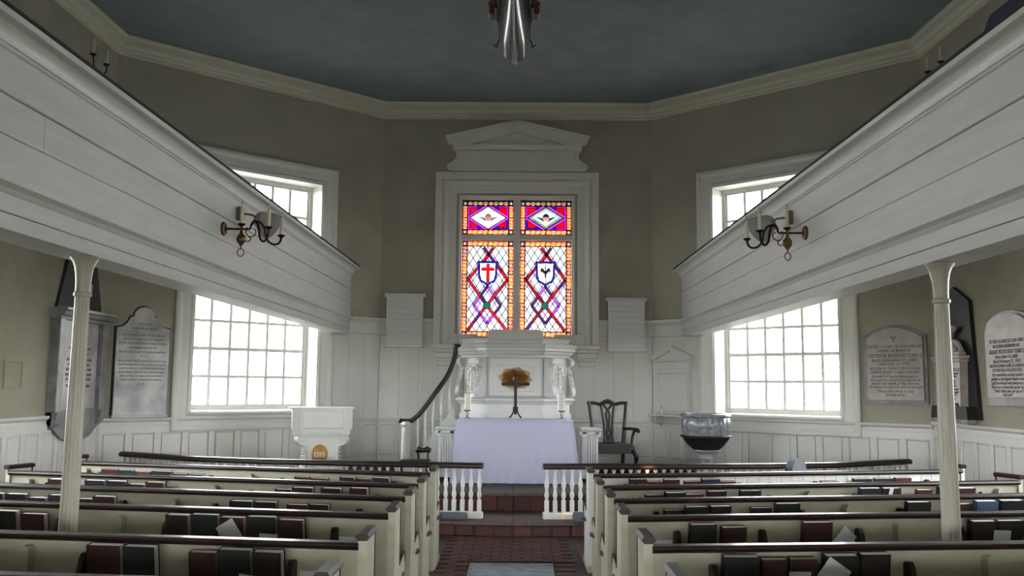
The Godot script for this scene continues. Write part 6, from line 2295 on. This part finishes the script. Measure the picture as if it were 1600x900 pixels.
func outside() -> void:
	var st := mb()
	box(st, Vector3(-90, -0.9, -120), Vector3(90, -0.6, 60))
	tag(obj("ground", st, M.ground), "pale ground outside the church windows", "ground", "", "structure")
	for k in 2:
		st = mb()
		branch(st, [Vector3(7.95, -0.6, -22), Vector3(9.2, -0.6, -27)][k], Vector3(-0.05, 1, 0).normalized(), 1.35, 0.07, 4)
		tag(obj("tree", st, M.bark), "pale bare tree outside the lower right window, %s" % ["the nearer trunk", "the farther trunk"][k], "tree")
	for k in 3:
		st = mb()
		var p: Vector3 = [Vector3(-8.6, -0.6, -22), Vector3(-7.0, -0.6, -23.5), Vector3(-5.4, -0.6, -22)][k]
		for i in 7:
			branch(st, p + Vector3(rng.randf_range(-0.2, 0.2), 0, rng.randf_range(-0.1, 0.1)), Vector3(rng.randf_range(-0.15, 0.15), 1, 0).normalized(), rng.randf_range(0.8, 1.15), 0.032, 3)
		tag(obj("shrub", st, M.leaf), "pale twiggy shrub outside the lower left window, %s of three" % ["leftmost", "middle", "rightmost"][k], "shrub")

# ---------------------------------------------------------------- the scene
func _ready() -> void:
	rng.seed = 20
	# camera, sky and exposure
	var cam := Camera3D.new()
	cam.name = "camera"
	var yaw := 0.0094
	var pitch := 0.1094
	var roll := 0.0089
	var fwd := Vector3(-sin(yaw) * cos(pitch), sin(pitch), -cos(yaw) * cos(pitch))
	var r0 := Vector3(cos(yaw), 0, -sin(yaw))
	var u0 := r0.cross(fwd)
	var right := r0 * cos(roll) + u0 * sin(roll)
	var upv := u0 * cos(roll) - r0 * sin(roll)
	cam.transform = Transform3D(Basis(right, upv, -fwd), Vector3(0.065, 1.67, 0))
	cam.fov = rad_to_deg(2.0 * atan(450.0 / 1388.0))
	cam.near = 0.05
	cam.far = 300.0
	cam.current = true
	add_child(cam)
	var env := Environment.new()
	env.background_mode = Environment.BG_SKY
	var sky := Sky.new()
	var sm := ProceduralSkyMaterial.new()
	sm.sky_top_color = Color(0.95, 0.975, 1.0)
	sm.sky_horizon_color = Color(1.0, 1.0, 1.0)
	sm.ground_horizon_color = Color(0.8, 0.8, 0.78)
	sm.ground_bottom_color = Color(0.5, 0.5, 0.48)
	sm.sky_energy_multiplier = 6.0
	sm.ground_energy_multiplier = 3.0
	sky.sky_material = sm
	env.sky = sky
	env.tonemap_mode = Environment.TONE_MAPPER_LINEAR
	env.tonemap_exposure = 0.46
	env.sdfgi_enabled = true
	env.ssao_enabled = true
	env.ssil_enabled = true
	var we := WorldEnvironment.new()
	we.name = "world_environment"
	we.environment = env
	add_child(we)
	var sun := DirectionalLight3D.new()
	sun.name = "sun"
	sun.light_color = Color(1.0, 0.80, 0.55)
	sun.light_energy = 18.0
	sun.light_angular_distance = 0.45
	sun.shadow_enabled = true
	sun.sky_mode = DirectionalLight3D.SKY_MODE_LIGHT_ONLY
	add_child(sun)
	sun.look_at_from_position(Vector3(2.22, 5.72, 2.82), Vector3(1.57, 0.745, -10.26))
	make_materials()
	setting()
	stained_window()
	hymn_board("white slatted hymn board left of the stained window", -1.81, 2.27, 3.145)
	hymn_board("white slatted hymn board right of the stained window", 1.79, 2.23, 3.10)
	pulpit()
	pulpit_stair()
	altar()
	armchair()
	lectern()
	font()
	aumbry()
	tablets()
	communion_rail(-1.0, "left communion rail with dark handrail over white turned balusters")
	communion_rail(1.0, "right communion rail with dark handrail over white turned balusters")
	for i in range(1, 7):
		pew(i, -1.0)
		pew(i, 1.0)
	books()
	place_books()
	papers()
	cushion("long grey kneeler lying along the foot of the left communion rail", Vector3(-0.74, STEP, -10.17), 0.46, -0.06)
	cushion("grey kneeler lying by the right communion rail at the pew end", Vector3(0.90, STEP, -10.19), 0.46, 0.08, 0.5)
	grey_chair()
	sconce(-1.0, "brass candle sconce on the left gallery front")
	sconce(1.0, "brass candle sconce on the right gallery front")
	floodlight(-1.0, "grey floodlight behind the candle sconce on the left gallery front")
	floodlight(1.0, "grey floodlight behind the candle sconce on the right gallery front")
	upper_sconce("left", 0.80, "two-candle sconce on the wall above the left gallery")
	upper_sconce("right", 0.70, "two-candle sconce on the wall above the right gallery")
	votive_ship()
	gallery_cabinet()
	outside()
